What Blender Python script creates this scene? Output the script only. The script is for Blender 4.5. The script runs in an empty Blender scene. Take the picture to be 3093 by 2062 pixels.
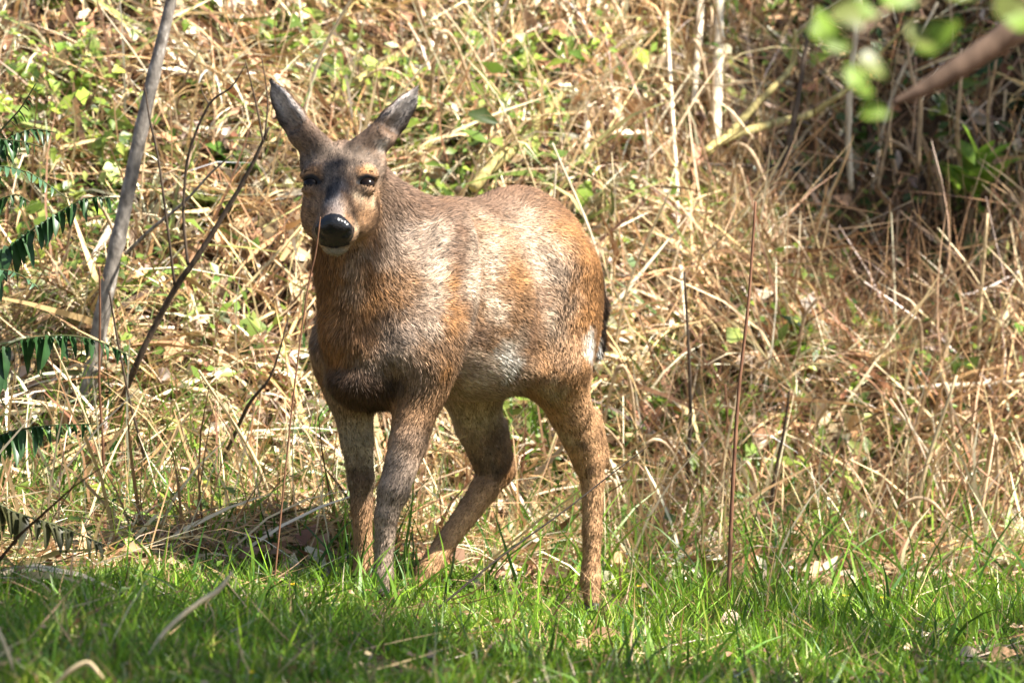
import bpy, math, random
import numpy as np
from mathutils import Vector

rng = np.random.default_rng(11)
random.seed(5)
SC = bpy.context.scene
COL = SC.collection

# ------------------------------------------------------------------ camera, sky, sun, exposure
PITCH = math.radians(1.5)
FPX = 17580.0                      # focal length in photograph pixels
CAM = np.array([0.0, -12.0, 0.888])
cd = bpy.data.cameras.new('camera')
cd.sensor_width = 36.0
cd.lens = 36.0 * FPX / 3093.0
cd.clip_start = 0.1
cd.clip_end = 500.0
cd.dof.use_dof = True
cd.dof.focus_distance = 11.66
cd.dof.aperture_fstop = 6.0
cam = bpy.data.objects.new('camera', cd)
COL.objects.link(cam)
cam.location = CAM
cam.rotation_euler = (math.pi / 2 - PITCH, 0, 0)
SC.camera = cam

SUN = np.array([0.60, -0.27, 0.76])
SUN = SUN / np.linalg.norm(SUN)
world = bpy.data.worlds.new('World')
SC.world = world
world.use_nodes = True
wn = world.node_tree
sky = wn.nodes.new('ShaderNodeTexSky')
sky.sky_type = 'NISHITA'
sky.sun_disc = False
sky.sun_elevation = math.asin(SUN[2])
sky.sun_rotation = math.atan2(SUN[0], SUN[1])
wn.links.new(sky.outputs[0], wn.nodes['Background'].inputs[0])
wn.nodes['Background'].inputs[1].default_value = 0.06
sl = bpy.data.lights.new('sun', 'SUN')
sl.energy = 5.0
sl.angle = math.radians(0.5)
sl.color = (1.0, 0.935, 0.845)
sun = bpy.data.objects.new('sun', sl)
COL.objects.link(sun)
sun.rotation_euler = Vector(SUN).to_track_quat('Z', 'Y').to_euler()
sun.location = (3, -3, 8)
SC.view_settings.view_transform = 'Standard'
SC.view_settings.look = 'None'
SC.view_settings.gamma = 1.0
SC.view_settings.exposure = 1.8
SC.cycles.max_bounces = 5
SC.cycles.diffuse_bounces = 3
SC.cycles.glossy_bounces = 2
SC.cycles.transmission_bounces = 3
SC.view_settings.use_curve_mapping = False

# ------------------------------------------------------------------ helpers
FWD = np.array([0, math.cos(PITCH), -math.sin(PITCH)])
UPV = np.array([0, math.sin(PITCH), math.cos(PITCH)])


def ray(px, py):
    return FWD + (px - 1546.5) / FPX * np.array([1.0, 0, 0]) + (1031 - py) / FPX * UPV


def P(px, py, Y):
    """place on the plane y=Y seen at photograph pixel (px,py)"""
    d = ray(px, py)
    return CAM + d * ((Y - CAM[1]) / d[1])


def proj(p):
    q = np.asarray(p) - CAM
    z = q @ FWD
    return 1546.5 + q[..., 0] / z * FPX, 1031 - (q @ UPV) / z * FPX, z


def hash3(i, j, k, s):
    n = (i * 73856093) ^ (j * 19349663) ^ (k * 83492791) ^ (s * 2654435)
    n = (n & 0x7fffffff)
    n = (n * 1103515245 + 12345) & 0x7fffffff
    n = ((n >> 13) ^ n) * 60493 & 0x7fffffff
    return (n % 100003) / 100003.0


def vnoise(p, scale, seed=0):
    """smooth value noise, 0..1; p (N,3)"""
    q = np.asarray(p, float) * scale + 1000.0
    i = np.floor(q).astype(np.int64)
    f = q - i
    f = f * f * (3 - 2 * f)
    out = 0
    for a in (0, 1):
        for b in (0, 1):
            for c in (0, 1):
                w = (f[:, 0] if a else 1 - f[:, 0]) * (f[:, 1] if b else 1 - f[:, 1]) * (f[:, 2] if c else 1 - f[:, 2])
                out = out + w * hash3(i[:, 0] + a, i[:, 1] + b, i[:, 2] + c, seed)
    return out


def fbm(p, scale, seed=0, o=3):
    r = 0
    a = 0.5
    t = 0
    for k in range(o):
        r = r + a * vnoise(p, scale * 2 ** k, seed + k)
        t += a
        a *= 0.5
    return r / t


def nrm(v):
    return v / np.maximum(np.linalg.norm(v, axis=-1, keepdims=True), 1e-9)


def sstep(a, b, x):
    t = np.clip((x - a) / (b - a), 0, 1)
    return t * t * (3 - 2 * t)


def mesh_np(name, V, F, mat, col=None, smooth=False, vec=None):
    """V (n,3), F: list of arrays (m,k); fast mesh"""
    me = bpy.data.meshes.new(name)
    V = np.ascontiguousarray(V, np.float32)
    if not isinstance(F, (list, tuple)):
        F = [F]
    F = [f for f in F if len(f)]
    me.vertices.add(len(V))
    me.vertices.foreach_set('co', V.ravel())
    loops = np.concatenate([f.ravel() for f in F]).astype(np.int32)
    starts = []
    o = 0
    for f in F:
        starts.append(o + np.arange(len(f)) * f.shape[1])
        o += f.size
    starts = np.concatenate(starts).astype(np.int32)
    me.loops.add(len(loops))
    me.loops.foreach_set('vertex_index', loops)
    me.polygons.add(len(starts))
    me.polygons.foreach_set('loop_start', starts)
    me.update(calc_edges=True)
    if col is not None:
        c = np.ones((len(V), 4), np.float32)
        c[:, :3] = col
        a = me.color_attributes.new('Col', 'FLOAT_COLOR', 'POINT')
        a.data.foreach_set('color', c.ravel())
    if vec is not None:
        a = me.attributes.new('fn', 'FLOAT_VECTOR', 'POINT')
        a.data.foreach_set('vector', np.ascontiguousarray(vec, np.float32).ravel())
    if smooth:
        me.polygons.foreach_set('use_smooth', np.ones(len(starts), bool))
    if mat is not None:
        me.materials.append(mat)
    return me


def tag(o, label=None, cat=None, group=None, kind=None):
    if label:
        o['label'] = label
    if cat:
        o['category'] = cat
    if group:
        o['group'] = group
    if kind:
        o['kind'] = kind
    return o


def empty(name, loc, label, cat, group=None):
    o = bpy.data.objects.new(name, None)
    o.empty_display_size = 0.05
    COL.objects.link(o)
    o.location = loc
    return tag(o, label, cat, group)


def wloc(o):
    l = np.array(o.location)
    while o.parent:
        o = o.parent
        l = l + np.array(o.location)
    return l


def obj(name, V, F, mat, parent=None, base=None, col=None, smooth=True, vec=None):
    """world-space verts; origin at the parent's base (or at base)"""
    b = wloc(parent) if parent is not None else (np.zeros(3) if base is None else np.asarray(base, float))
    me = mesh_np(name, np.asarray(V) - b, F, mat, col, smooth, vec)
    o = bpy.data.objects.new(name, me)
    COL.objects.link(o)
    if parent is not None:
        o.parent = parent
    else:
        o.location = b
    return o


def put(name, me, M, parent):
    """object sharing mesh data with a world matrix, child of parent (parents are never rotated)"""
    from mathutils import Matrix
    o = bpy.data.objects.new(name, me)
    COL.objects.link(o)
    o.parent = parent
    T = Matrix.Translation(Vector(-wloc(parent)))
    o.matrix_local = T @ M
    return o


def frame_matrix(loc, xdir, ndir, s=1.0, sy=None):
    """x axis along xdir, z about ndir"""
    from mathutils import Matrix
    x = nrm(np.asarray(xdir, float))
    n = np.asarray(ndir, float)
    n = nrm(n - x * (n @ x))
    y = np.cross(n, x)
    sy = s if sy is None else sy
    M = Matrix(((x[0] * s, y[0] * sy, n[0] * s, loc[0]), (x[1] * s, y[1] * sy, n[1] * s, loc[1]),
                (x[2] * s, y[2] * sy, n[2] * s, loc[2]), (0, 0, 0, 1)))
    return M


def spline(pts, n=6):
    """Catmull-Rom through rows (any width)"""
    p = np.asarray(pts, float)
    if len(p) < 3:
        t = np.linspace(0, 1, n + 1)[:, None]
        return p[0] * (1 - t) + p[-1] * t
    q = np.vstack([2 * p[0] - p[1], p, 2 * p[-1] - p[-2]])
    out = []
    for i in range(1, len(q) - 2):
        t = np.linspace(0, 1, n, endpoint=False)[:, None]
        a, b, c, d = q[i - 1], q[i], q[i + 1], q[i + 2]
        out.append(0.5 * (2 * b + (c - a) * t + (2 * a - 5 * b + 4 * c - d) * t ** 2 + (3 * b - a - 3 * c + d) * t ** 3))
    out.append(p[-1:])
    return np.vstack(out)


def tube(pts, rad, sides=8, n=6, rough=0.0, seed=0, knots=()):
    """tapered limb through pts; rad per control point; returns V,F"""
    pr = np.column_stack([np.asarray(pts, float), np.asarray(rad, float)])
    s = spline(pr, n)
    c, r = s[:, :3], np.maximum(s[:, 3], 0.0004)
    m = len(c)
    t = nrm(np.gradient(c, axis=0))
    ref = np.array([0.31, -0.93, 0.17])
    a = nrm(np.cross(t, ref))
    b = np.cross(t, a)
    th = np.arange(sides) / sides * 2 * np.pi
    if rough:
        g = np.random.default_rng(seed)
        r = r * (1 + rough * (g.random(m) - .5))
        c = c + (g.random((m, 3)) - .5) * (r * rough)[:, None]
    for kf, ks in knots:
        i = int(kf * (m - 1))
        r[i] *= ks
    V = c[:, None, :] + r[:, None, None] * (np.cos(th)[None, :, None] * a[:, None, :] + np.sin(th)[None, :, None] * b[:, None, :])
    V = V.reshape(-1, 3)
    i = np.arange(m - 1)[:, None] * sides
    j = np.arange(sides)[None, :]
    k = (j + 1) % sides
    F = np.stack([i + j, i + k, i + sides + k, i + sides + j], -1).reshape(-1, 4)
    V = np.vstack([V, c[:1] - t[:1] * r[0] * .3, c[-1:] + t[-1:] * r[-1] * .5])
    n0 = m * sides
    j = np.arange(sides)
    k = (j + 1) % sides
    T = np.vstack([np.stack([np.full(sides, n0), k, j], -1), np.stack([np.full(sides, n0 + 1), (m - 1) * sides + j, (m - 1) * sides + k], -1)])
    return V, [F, T]


def join(parts):
    Vs, Fq, Ft, o = [], [], [], 0
    for V, Fs in parts:
        Vs.append(V)
        for f in Fs:
            (Fq if f.shape[1] == 4 else Ft).append(f + o)
        o += len(V)
    F = []
    if Fq:
        F.append(np.vstack(Fq))
    if Ft:
        F.append(np.vstack(Ft))
    return np.vstack(Vs), F


def ribbons(root, d, L, W, bend, segs=3, prof=None, side=None):
    """N bent tapered blades. returns V, F, index of blade per vertex, t per vertex"""
    N = len(root)
    L = np.broadcast_to(L, (N,))
    W = np.broadcast_to(W, (N,))
    if side is None:
        side = nrm(np.cross(d, nrm(rng.normal(size=(N, 3)))))
    ts = np.linspace(0, 1, segs + 1)
    if prof is None:
        prof = np.maximum(1 - ts ** 1.8, 0.04)
    V = np.empty((N, segs + 1, 2, 3))
    for q, t in enumerate(ts):
        c = root + d * (L * t)[:, None] + bend * (t * t)
        w = side * (W * .5 * prof[q])[:, None]
        V[:, q, 0] = c - w
        V[:, q, 1] = c + w
    st = (segs + 1) * 2
    b = np.arange(N)[:, None] * st
    q = np.arange(segs)[None, :] * 2
    F = np.stack([b + q, b + q + 1, b + q + 3, b + q + 2], -1).reshape(-1, 4)
    idx = np.repeat(np.arange(N), st)
    tt = np.tile(np.repeat(ts, 2), N)
    return V.reshape(-1, 3), F, idx, tt


# ------------------------------------------------------------------ materials
def mat_new(name):
    m = bpy.data.materials.new(name)
    m.use_nodes = True
    nt = m.node_tree
    return m, nt, nt.nodes['Principled BSDF'], nt.nodes['Material Output']


def mat_attr(name, rough=.6, spec=.3, trans=0.0, noise=0.0, nscale=60, fn=False, sheen=0.0):
    """colour from the 'Col' attribute, optional translucency and fine mottling"""
    m, nt, b, out = mat_new(name)
    a = nt.nodes.new('ShaderNodeAttribute')
    a.attribute_name = 'Col'
    src = a.outputs['Color']
    if noise:
        tx = nt.nodes.new('ShaderNodeTexNoise')
        tx.inputs['Scale'].default_value = nscale
        tx.inputs['Detail'].default_value = 4
        mr = nt.nodes.new('ShaderNodeMapRange')
        mr.inputs[1].default_value = .3
        mr.inputs[2].default_value = .7
        mr.inputs[3].default_value = 1 - noise
        mr.inputs[4].default_value = 1 + noise
        geo = nt.nodes.new('ShaderNodeNewGeometry')
        nt.links.new(geo.outputs['Position'], tx.inputs['Vector'])
        nt.links.new(tx.outputs[0], mr.inputs[0])
        mx = nt.nodes.new('ShaderNodeVectorMath')
        mx.operation = 'SCALE'
        nt.links.new(src, mx.inputs[0])
        nt.links.new(mr.outputs[0], mx.inputs['Scale'])
        src = mx.outputs[0]
    nt.links.new(src, b.inputs['Base Color'])
    b.inputs['Roughness'].default_value = rough
    b.inputs['Specular IOR Level'].default_value = spec
    if sheen:
        b.inputs['Sheen Weight'].default_value = sheen
        b.inputs['Sheen Roughness'].default_value = .4
    if fn:
        n = nt.nodes.new('ShaderNodeAttribute')
        n.attribute_name = 'fn'
        nt.links.new(n.outputs['Vector'], b.inputs['Normal'])
    if trans:
        t = nt.nodes.new('ShaderNodeBsdfTranslucent')
        nt.links.new(src, t.inputs[0])
        mx = nt.nodes.new('ShaderNodeMixShader')
        mx.inputs[0].default_value = trans
        nt.links.new(b.outputs[0], mx.inputs[1])
        nt.links.new(t.outputs[0], mx.inputs[2])
        nt.links.new(mx.outputs[0], out.inputs[0])
    return m


def mat_bark(name, c1, c2, c3=None, scale=40, rough=.8, stretch=.25, bump=.4):
    m, nt, b, out = mat_new(name)
    geo = nt.nodes.new('ShaderNodeNewGeometry')
    mp = nt.nodes.new('ShaderNodeMapping')
    mp.inputs['Scale'].default_value = (1, 1, stretch)
    nt.links.new(geo.outputs['Position'], mp.inputs[0])
    tx = nt.nodes.new('ShaderNodeTexNoise')
    tx.inputs['Scale'].default_value = scale
    tx.inputs['Detail'].default_value = 6
    nt.links.new(mp.outputs[0], tx.inputs['Vector'])
    cr = nt.nodes.new('ShaderNodeValToRGB')
    cr.color_ramp.elements[0].position = .32
    cr.color_ramp.elements[0].color = (*c1, 1)
    cr.color_ramp.elements[1].position = .62
    cr.color_ramp.elements[1].color = (*c2, 1)
    if c3:
        e = cr.color_ramp.elements.new(.74)
        e.color = (*c3, 1)
    nt.links.new(tx.outputs[0], cr.inputs[0])
    nt.links.new(cr.outputs[0], b.inputs['Base Color'])
    bp = nt.nodes.new('ShaderNodeBump')
    bp.inputs['Strength'].default_value = bump
    bp.inputs['Distance'].default_value = .004
    nt.links.new(tx.outputs[0], bp.inputs['Height'])
    nt.links.new(bp.outputs[0], b.inputs['Normal'])
    b.inputs['Roughness'].default_value = rough
    b.inputs['Specular IOR Level'].default_value = .2
    return m


def mat_leaf(name, c, trans=.35, rough=.45, var=.3):
    m, nt, b, out = mat_new(name)
    tx = nt.nodes.new('ShaderNodeTexNoise')
    tx.inputs['Scale'].default_value = 35
    geo = nt.nodes.new('ShaderNodeNewGeometry')
    nt.links.new(geo.outputs['Position'], tx.inputs['Vector'])
    cr = nt.nodes.new('ShaderNodeValToRGB')
    cr.color_ramp.elements[0].position = .3
    cr.color_ramp.elements[0].color = (*[x * (1 - var) for x in c], 1)
    cr.color_ramp.elements[1].position = .7
    cr.color_ramp.elements[1].color = (*[min(1, x * (1 + var)) for x in c], 1)
    nt.links.new(tx.outputs[0], cr.inputs[0])
    nt.links.new(cr.outputs[0], b.inputs['Base Color'])
    b.inputs['Roughness'].default_value = rough
    b.inputs['Specular IOR Level'].default_value = .35
    t = nt.nodes.new('ShaderNodeBsdfTranslucent')
    nt.links.new(cr.outputs[0], t.inputs[0])
    mx = nt.nodes.new('ShaderNodeMixShader')
    mx.inputs[0].default_value = trans
    nt.links.new(b.outputs[0], mx.inputs[1])
    nt.links.new(t.outputs[0], mx.inputs[2])
    nt.links.new(mx.outputs[0], out.inputs[0])
    return m


def mat_plain(name, c, rough=.5, spec=.5, coat=0):
    m, nt, b, out = mat_new(name)
    tx = nt.nodes.new('ShaderNodeTexNoise')
    tx.inputs['Scale'].default_value = 120
    mr = nt.nodes.new('ShaderNodeMapRange')
    mr.inputs[3].default_value = .75
    mr.inputs[4].default_value = 1.25
    geo = nt.nodes.new('ShaderNodeNewGeometry')
    nt.links.new(geo.outputs['Position'], tx.inputs['Vector'])
    nt.links.new(tx.outputs[0], mr.inputs[0])
    vm = nt.nodes.new('ShaderNodeVectorMath')
    vm.operation = 'SCALE'
    vm.inputs[0].default_value = c
    nt.links.new(mr.outputs[0], vm.inputs['Scale'])
    nt.links.new(vm.outputs[0], b.inputs['Base Color'])
    b.inputs['Roughness'].default_value = rough
    b.inputs['Specular IOR Level'].default_value = spec
    b.inputs['Coat Weight'].default_value = coat
    return m


# ------------------------------------------------------------------ ground shape
FEET = {}          # hoof contact points, set below with the deer's stance
FEET['front_left'] = P(1150, 1806, -.37)
FEET['front_right'] = P(1096, 1790, -.15)
FEET['hind_left'] = P(1790, 1888, .17)
FEET['hind_right'] = P(1240, 1812, .15)


def foot_of_bank(x):
    return .95 + .35 * sstep(0, 1.0, x) - .4 * sstep(0, -.9, x) + .08 * np.sin(3.1 * x + .7)


def h0(x, y):
    x = np.asarray(x, float)
    y = np.asarray(y, float)
    z = .13 * np.tanh(np.log1p(np.exp(-(x - .12) * 9)) / 9 * 1.3)
    p = np.stack([x.ravel(), y.ravel(), np.zeros(x.size)], -1)
    z = z + .03 * (vnoise(p, 2.3, 3).reshape(x.shape) - .5) + .016 * (vnoise(p, 9, 4).reshape(x.shape) - .5)
    t = np.maximum(y - foot_of_bank(x), 0)
    rise = .95 * t * t / (t + .22)
    rough = np.minimum(t * 1.5, 1)
    rise = rise + rough * (.24 * (vnoise(p, 2.1, 8).reshape(x.shape) - .5) + .17 * (vnoise(p, 6.5, 9).reshape(x.shape) - .5) + .07 * (vnoise(p, 17, 10).reshape(x.shape) - .5))
    # hollow under the branches at the upper right
    rise = rise - 1.0 * np.exp(-(((x - 1.0) / .42) ** 2 + ((y - 2.65) / .50) ** 2))
    rise = 7 * np.tanh(rise / 7)
    return z + rise


_f = np.array(list(FEET.values()))
_K = np.exp(-((_f[:, None, :2] - _f[None, :, :2]) ** 2).sum(-1) / .16 ** 2)
_w = np.linalg.solve(_K, _f[:, 2] - h0(_f[:, 0], _f[:, 1]))


def H(x, y):
    z = h0(x, y)
    for (fx, fy, _), w in zip(_f, _w):
        z = z + w * np.exp(-((x - fx) ** 2 + (y - fy) ** 2) / .16 ** 2)
    return z


def hit(px, py):
    d = ray(px, py)
    t = np.linspace(8, 24, 1600)
    q = CAM + d * t[:, None]
    g = q[:, 2] - H(q[:, 0], q[:, 1])
    i = np.argmax(g < 0)
    return q[i]


def on(x, y, dz=0.0):
    return np.array([x, y, float(H(np.array([x]), np.array([y]))[0]) + dz])


gx = np.concatenate([-np.geomspace(90, 2.2, 26), np.linspace(-2.1, 2.1, 150), np.geomspace(2.2, 90, 26)])
gy = np.concatenate([-np.geomspace(90, 2.2, 26), np.linspace(-2.1, 4.6, 230), np.geomspace(4.7, 90, 26)])
GX, GY = np.meshgrid(gx, gy)
GZ = H(GX, GY)
V = np.stack([GX.ravel(), GY.ravel(), GZ.ravel()], -1)
nx = len(gx)
i = np.arange(len(gy) - 1)[:, None] * nx
j = np.arange(nx - 1)[None, :]
F = np.stack([i + j, i + j + 1, i + nx + j + 1, i + nx + j], -1).reshape(-1, 4)
m, nt, b, out = mat_new('soil and litter')
geo = nt.nodes.new('ShaderNodeNewGeometry')
n1 = nt.nodes.new('ShaderNodeTexNoise')
n1.inputs['Scale'].default_value = 28
n1.inputs['Detail'].default_value = 8
nt.links.new(geo.outputs['Position'], n1.inputs['Vector'])
cr = nt.nodes.new('ShaderNodeValToRGB')
cr.color_ramp.elements[0].position = .3
cr.color_ramp.elements[0].color = (.03, .018, .010, 1)
cr.color_ramp.elements[1].position = .72
cr.color_ramp.elements[1].color = (.15, .09, .045, 1)
nt.links.new(n1.outputs[0], cr.inputs[0])
nt.links.new(cr.outputs[0], b.inputs['Base Color'])
bp = nt.nodes.new('ShaderNodeBump')
bp.inputs['Distance'].default_value = .03
nt.links.new(n1.outputs[0], bp.inputs['Height'])
nt.links.new(bp.outputs[0], b.inputs['Normal'])
b.inputs['Roughness'].default_value = .95
g = obj('ground', V, F, m)
tag(g, kind='structure')

# ------------------------------------------------------------------ ground cover (uncountable)
M_STRAW = mat_attr('straw', .38, .5, trans=.12)
M_GRASS = mat_attr('grass blade', .42, .4, trans=.35)
M_LITTER = mat_attr('litter leaf', .7, .2, trans=.12)
M_GREENLEAF = mat_attr('green leaf', .4, .4, trans=.35)

STRAW = np.array([[.64, .47, .25], [.53, .35, .17], [.33, .19, .09], [.74, .62, .42], [.20, .11, .055], [.48, .28, .13], [.11, .06, .03]])


def pick(pal, n, p=None, jit=.22):
    k = rng.choice(len(pal), n, p=p)
    c = pal[k] * (1 + jit * rng.normal(size=(n, 1))) * (1 + .05 * rng.normal(size=(n, 3)))
    return np.clip(c, .005, .9)


def bank_points(n, x0=-2.0, x1=2.0, y0=-.25, y1=3.4):
    """x,y on the bank measured from its foot; denser at the middle"""
    x = np.where(rng.random(n) < .8, rng.uniform(-1.35, 1.35, n), rng.uniform(x0, x1, n))
    y = foot_of_bank(x) + rng.uniform(y0, y1, n)
    y = np.where((x < -.1) & (rng.random(n) < .16), foot_of_bank(x) - rng.uniform(0, 1, n) ** 1.4 * (1.15 + .9 * np.sin(x * 5 + 1)) * sstep(-.05, -.6, x), y)
    return np.stack([x, y, H(x, y)], -1)


def thin(r, k=.93):
    """keeps the hollow under the branches nearly bare"""
    hol = np.exp(-np.maximum(((r[:, 0] - 1.0) / .42) ** 2 + ((r[:, 1] - 2.7) / .62) ** 2 - .25, 0) * 1.6)
    return r[rng.random(len(r)) > hol * k]


def slope_frame(r):
    e = .03
    gxx = (H(r[:, 0] + e, r[:, 1]) - H(r[:, 0] - e, r[:, 1])) / (2 * e)
    gyy = (H(r[:, 0], r[:, 1] + e) - H(r[:, 0], r[:, 1] - e)) / (2 * e)
    n = nrm(np.stack([-gxx, -gyy, np.ones(len(r))], -1))
    return n


# matted dry grass
N = 38000
r = bank_points(N)
r = thin(r)
n = slope_frame(r)
N = len(r)
clump = vnoise(r, 5, 31)
th = rng.normal(0, 1, N) * .5 + (vnoise(r, 2.2, 33) - .5) * 4.5
down = nrm(np.stack([np.zeros(N), -np.ones(N), -.8 * np.ones(N)], -1))
down = nrm(down - n * (down * n).sum(1)[:, None])
side = np.cross(n, down)
sgn = np.where(rng.random(N) < .7, 1, -1)
d = nrm((down * np.cos(th)[:, None] + side * np.sin(th)[:, None]) * sgn[:, None] + n * np.abs(rng.normal(.28, .28, N))[:, None])
L = rng.uniform(.08, .36, N) * (.7 + .6 * clump)
W = rng.choice([.003, .0045, .007, .011, .018], N, p=[.2, .3, .26, .16, .08])
bend = -n * (L * rng.uniform(0, .35, N))[:, None] + rng.normal(0, 1, (N, 3)) * (L * .16)[:, None]
bend[:, 2] -= L * .12
V, F, idx, tt = ribbons(r + n * rng.uniform(0, .05, N)[:, None], d, L, W, bend, 3)
px = r[:, 0]
brown = sstep(.25, .9, px) * sstep(1.0, .3, r[:, 2]) * .75
c = pick(STRAW, N, [.19, .16, .13, .21, .11, .08, .12])
c2 = pick(np.array([[.46, .25, .11], [.30, .16, .075], [.54, .33, .16], [.18, .10, .055], [.64, .46, .26]]), N)
c = np.where((rng.random(N) < brown)[:, None], c2, c)
grn = (rng.random(N) < .10 + .28 * sstep(.5, .7, vnoise(r, 2.6, 41)) * (.35 + .65 * sstep(.8, -.1, r[:, 0])))
c[grn] = pick(np.array([[.20, .26, .06], [.13, .20, .04], [.30, .32, .10]]), grn.sum())
o = obj('dry_straw', V, F, M_STRAW, col=c[idx], smooth=False)
tag(o, 'mat of pale dry grass and straw covering the bank', 'dry grass', kind='stuff')

# rooted tussocks of dead grass fanning out and drooping downhill
NT = 620
ctr = thin(bank_points(NT, y0=-.35), 1.0)
NT = len(ctr)
per = 26
r = np.repeat(ctr, per, axis=0) + rng.normal(0, .012, (NT * per, 3)) * np.array([1, 1, .3])
N = len(r)
az = rng.uniform(0, 2 * np.pi, N)
sp = rng.uniform(.1, .9, N)
d = nrm(np.stack([np.cos(az) * sp, np.sin(az) * sp - .25, np.ones(N)], -1))
L = rng.uniform(.10, .34, N) * np.repeat(rng.uniform(.6, 1.3, NT), per)
bend = np.stack([np.cos(az) * .35, np.sin(az) * .25 - .25, -rng.uniform(.4, 1.1, N)], -1) * L[:, None]
V, F, idx, tt = ribbons(r, d, L, rng.choice([.003, .005, .008, .012], N, p=[.3, .35, .25, .1]), bend, 4, prof=np.array([1, .95, .8, .55, .08]))
tc = pick(STRAW, NT, [.24, .2, .12, .26, .06, .08, .04])
c = np.repeat(tc, per, axis=0) * (1 + .25 * rng.normal(size=(N, 1)))
o = obj('straw_tussocks', V, F, M_STRAW, col=np.clip(c, .02, .85)[idx], smooth=False)
tag(o, 'drooping tussocks of dead pale grass rooted on the bank', 'dry grass', kind='stuff')
# brown twig tangle inside the hollow
N = 2600
r = np.stack([rng.normal(1.0, .33, N), rng.normal(2.55, .4, N), np.zeros(N)], -1)
r[:, 2] = H(r[:, 0], r[:, 1]) + rng.uniform(0, .25, N)
d = nrm(rng.normal(size=(N, 3)) + np.array([0, -.2, .4]))
L = rng.uniform(.08, .4, N)
V, F, idx, tt = ribbons(r, d, L, rng.choice([.002, .003, .0045], N), rng.normal(0, 1, (N, 3)) * (L * .3)[:, None], 5, prof=np.array([1, 1, .9, .8, .6, .3]))
o = obj('twig_tangle', V, F, M_STRAW, col=pick(np.array([[.20, .11, .055], [.30, .18, .09], [.11, .06, .03], [.42, .29, .17]]), N)[idx], smooth=False)
tag(o, 'tangle of thin brown twigs hanging in the dark hollow', 'twigs', kind='stuff')

# upright dead stems, thin
N = 6500
r = bank_points(N, y0=-.45)
mv = rng.random(N) < .35
r[mv, 0] = rng.uniform(.25, 1.4, mv.sum())
r[mv, 1] = foot_of_bank(r[mv, 0]) + rng.uniform(-.2, 2.6, mv.sum())
r[mv, 2] = H(r[mv, 0], r[mv, 1])
r = thin(r, .8)
N = len(r)
d = nrm(np.stack([rng.normal(0, .35, N), rng.normal(-.25, .25, N), np.ones(N)], -1))
L = rng.uniform(.12, .5, N)
bend = rng.normal(0, 1, (N, 3)) * (L * .2)[:, None]
bend[:, 2] = -np.abs(bend[:, 2])
V, F, idx, tt = ribbons(r - d * .02, d, L, rng.choice([.0025, .004, .006, .009], N, p=[.3, .35, .25, .1]), bend, 4, prof=np.array([1, .95, .85, .7, .3]))
c = pick(np.array([[.66, .52, .31], [.52, .36, .19], [.38, .23, .12], [.70, .60, .42], [.30, .16, .09]]), N)
o = obj('dry_grass_stems', V, F, M_STRAW, col=c[idx], smooth=False)
tag(o, 'thin upright dead grass stems standing in the straw', 'dry grass', kind='stuff')


def leafcloud(r, d, n, L, W, col, curl=.25):
    """small folded leaves: 2x2 quads each"""
    N = len(r)
    d = nrm(d)
    s = nrm(np.cross(n, d))
    n = np.cross(d, s)
    ts = [0, .45, 1]
    ws = [.25, 1, .08]
    V = np.empty((N, 3, 3, 3))
    cu = curl * rng.normal(1, .7, N)
    fo = rng.uniform(-.1, .5, N)
    for q in range(3):
        cpt = r + d * (L * ts[q])[:, None] - n * (L * cu * ts[q] ** 2)[:, None]
        for w in range(3):
            k = (w - 1)
            V[:, q, w] = cpt + s * (W * .5 * ws[q] * k)[:, None] + n * (W * fo * abs(k) * ws[q] * .6)[:, None]
    b = np.arange(N)[:, None] * 9
    quads = np.array([[0, 1, 4, 3], [1, 2, 5, 4], [3, 4, 7, 6], [4, 5, 8, 7]])
    F = (b[:, :, None] + quads[None]).reshape(-1, 4)
    return V.reshape(-1, 3), F, np.repeat(col, 9, axis=0)


# dead leaf litter
N = 22000
r = thin(bank_points(N, y0=-.5), .7)
N = len(r)
n = slope_frame(r)
nn = nrm(n + .55 * rng.normal(size=(N, 3)))
d = np.cross(nn, nrm(rng.normal(size=(N, 3))))
L = rng.uniform(.014, .075, N)
c = pick(np.array([[.42, .26, .14], [.33, .18, .10], [.56, .40, .25], [.20, .11, .06], [.52, .31, .18], [.66, .54, .39], [.70, .60, .46]]), N)
V, F, cc = leafcloud(r + n * rng.uniform(.0, .06, N)[:, None], d, nn, L, L * rng.uniform(.3, .75, N), c, .35)
o = obj('leaf_litter', V, F, M_LITTER, col=cc, smooth=True)
tag(o, 'curled brown leaf litter scattered among the straw', 'leaf litter', kind='stuff')

# small green leaves of bramble, moss sprays and ground cover
N = 70000
r = bank_points(N, y0=-.3)
patch = fbm(r, 2.9, 51, 3)
left = sstep(.9, -.2, r[:, 0]) * sstep(.35, 1.0, r[:, 2])
corner = np.exp(-(((r[:, 0] - 1.05) / .40) ** 2 + ((r[:, 1] - 2.6) / .7) ** 2))
want = sstep(.50, .60, patch) * (.10 + .90 * left) + .45 * corner + .015
keep = rng.random(N) < want
r = r[keep]
N = len(r)
n = slope_frame(r)
nn = nrm(n + np.array([0, -.25, .35]) + .5 * rng.normal(size=(N, 3)))
d = np.cross(nn, nrm(rng.normal(size=(N, 3))))
L = rng.choice([.010, .017, .026, .04, .06], N, p=[.30, .32, .22, .11, .05]) * rng.uniform(.7, 1.3, N)
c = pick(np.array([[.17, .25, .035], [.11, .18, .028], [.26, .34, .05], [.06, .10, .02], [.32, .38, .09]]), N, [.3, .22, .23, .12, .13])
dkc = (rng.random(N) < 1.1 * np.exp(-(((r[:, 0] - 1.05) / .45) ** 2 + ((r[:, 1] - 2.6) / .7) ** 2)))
c[dkc] *= np.array([.32, .42, .5])  # leaf colour darkened in the hollow to deepen its shade
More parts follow.
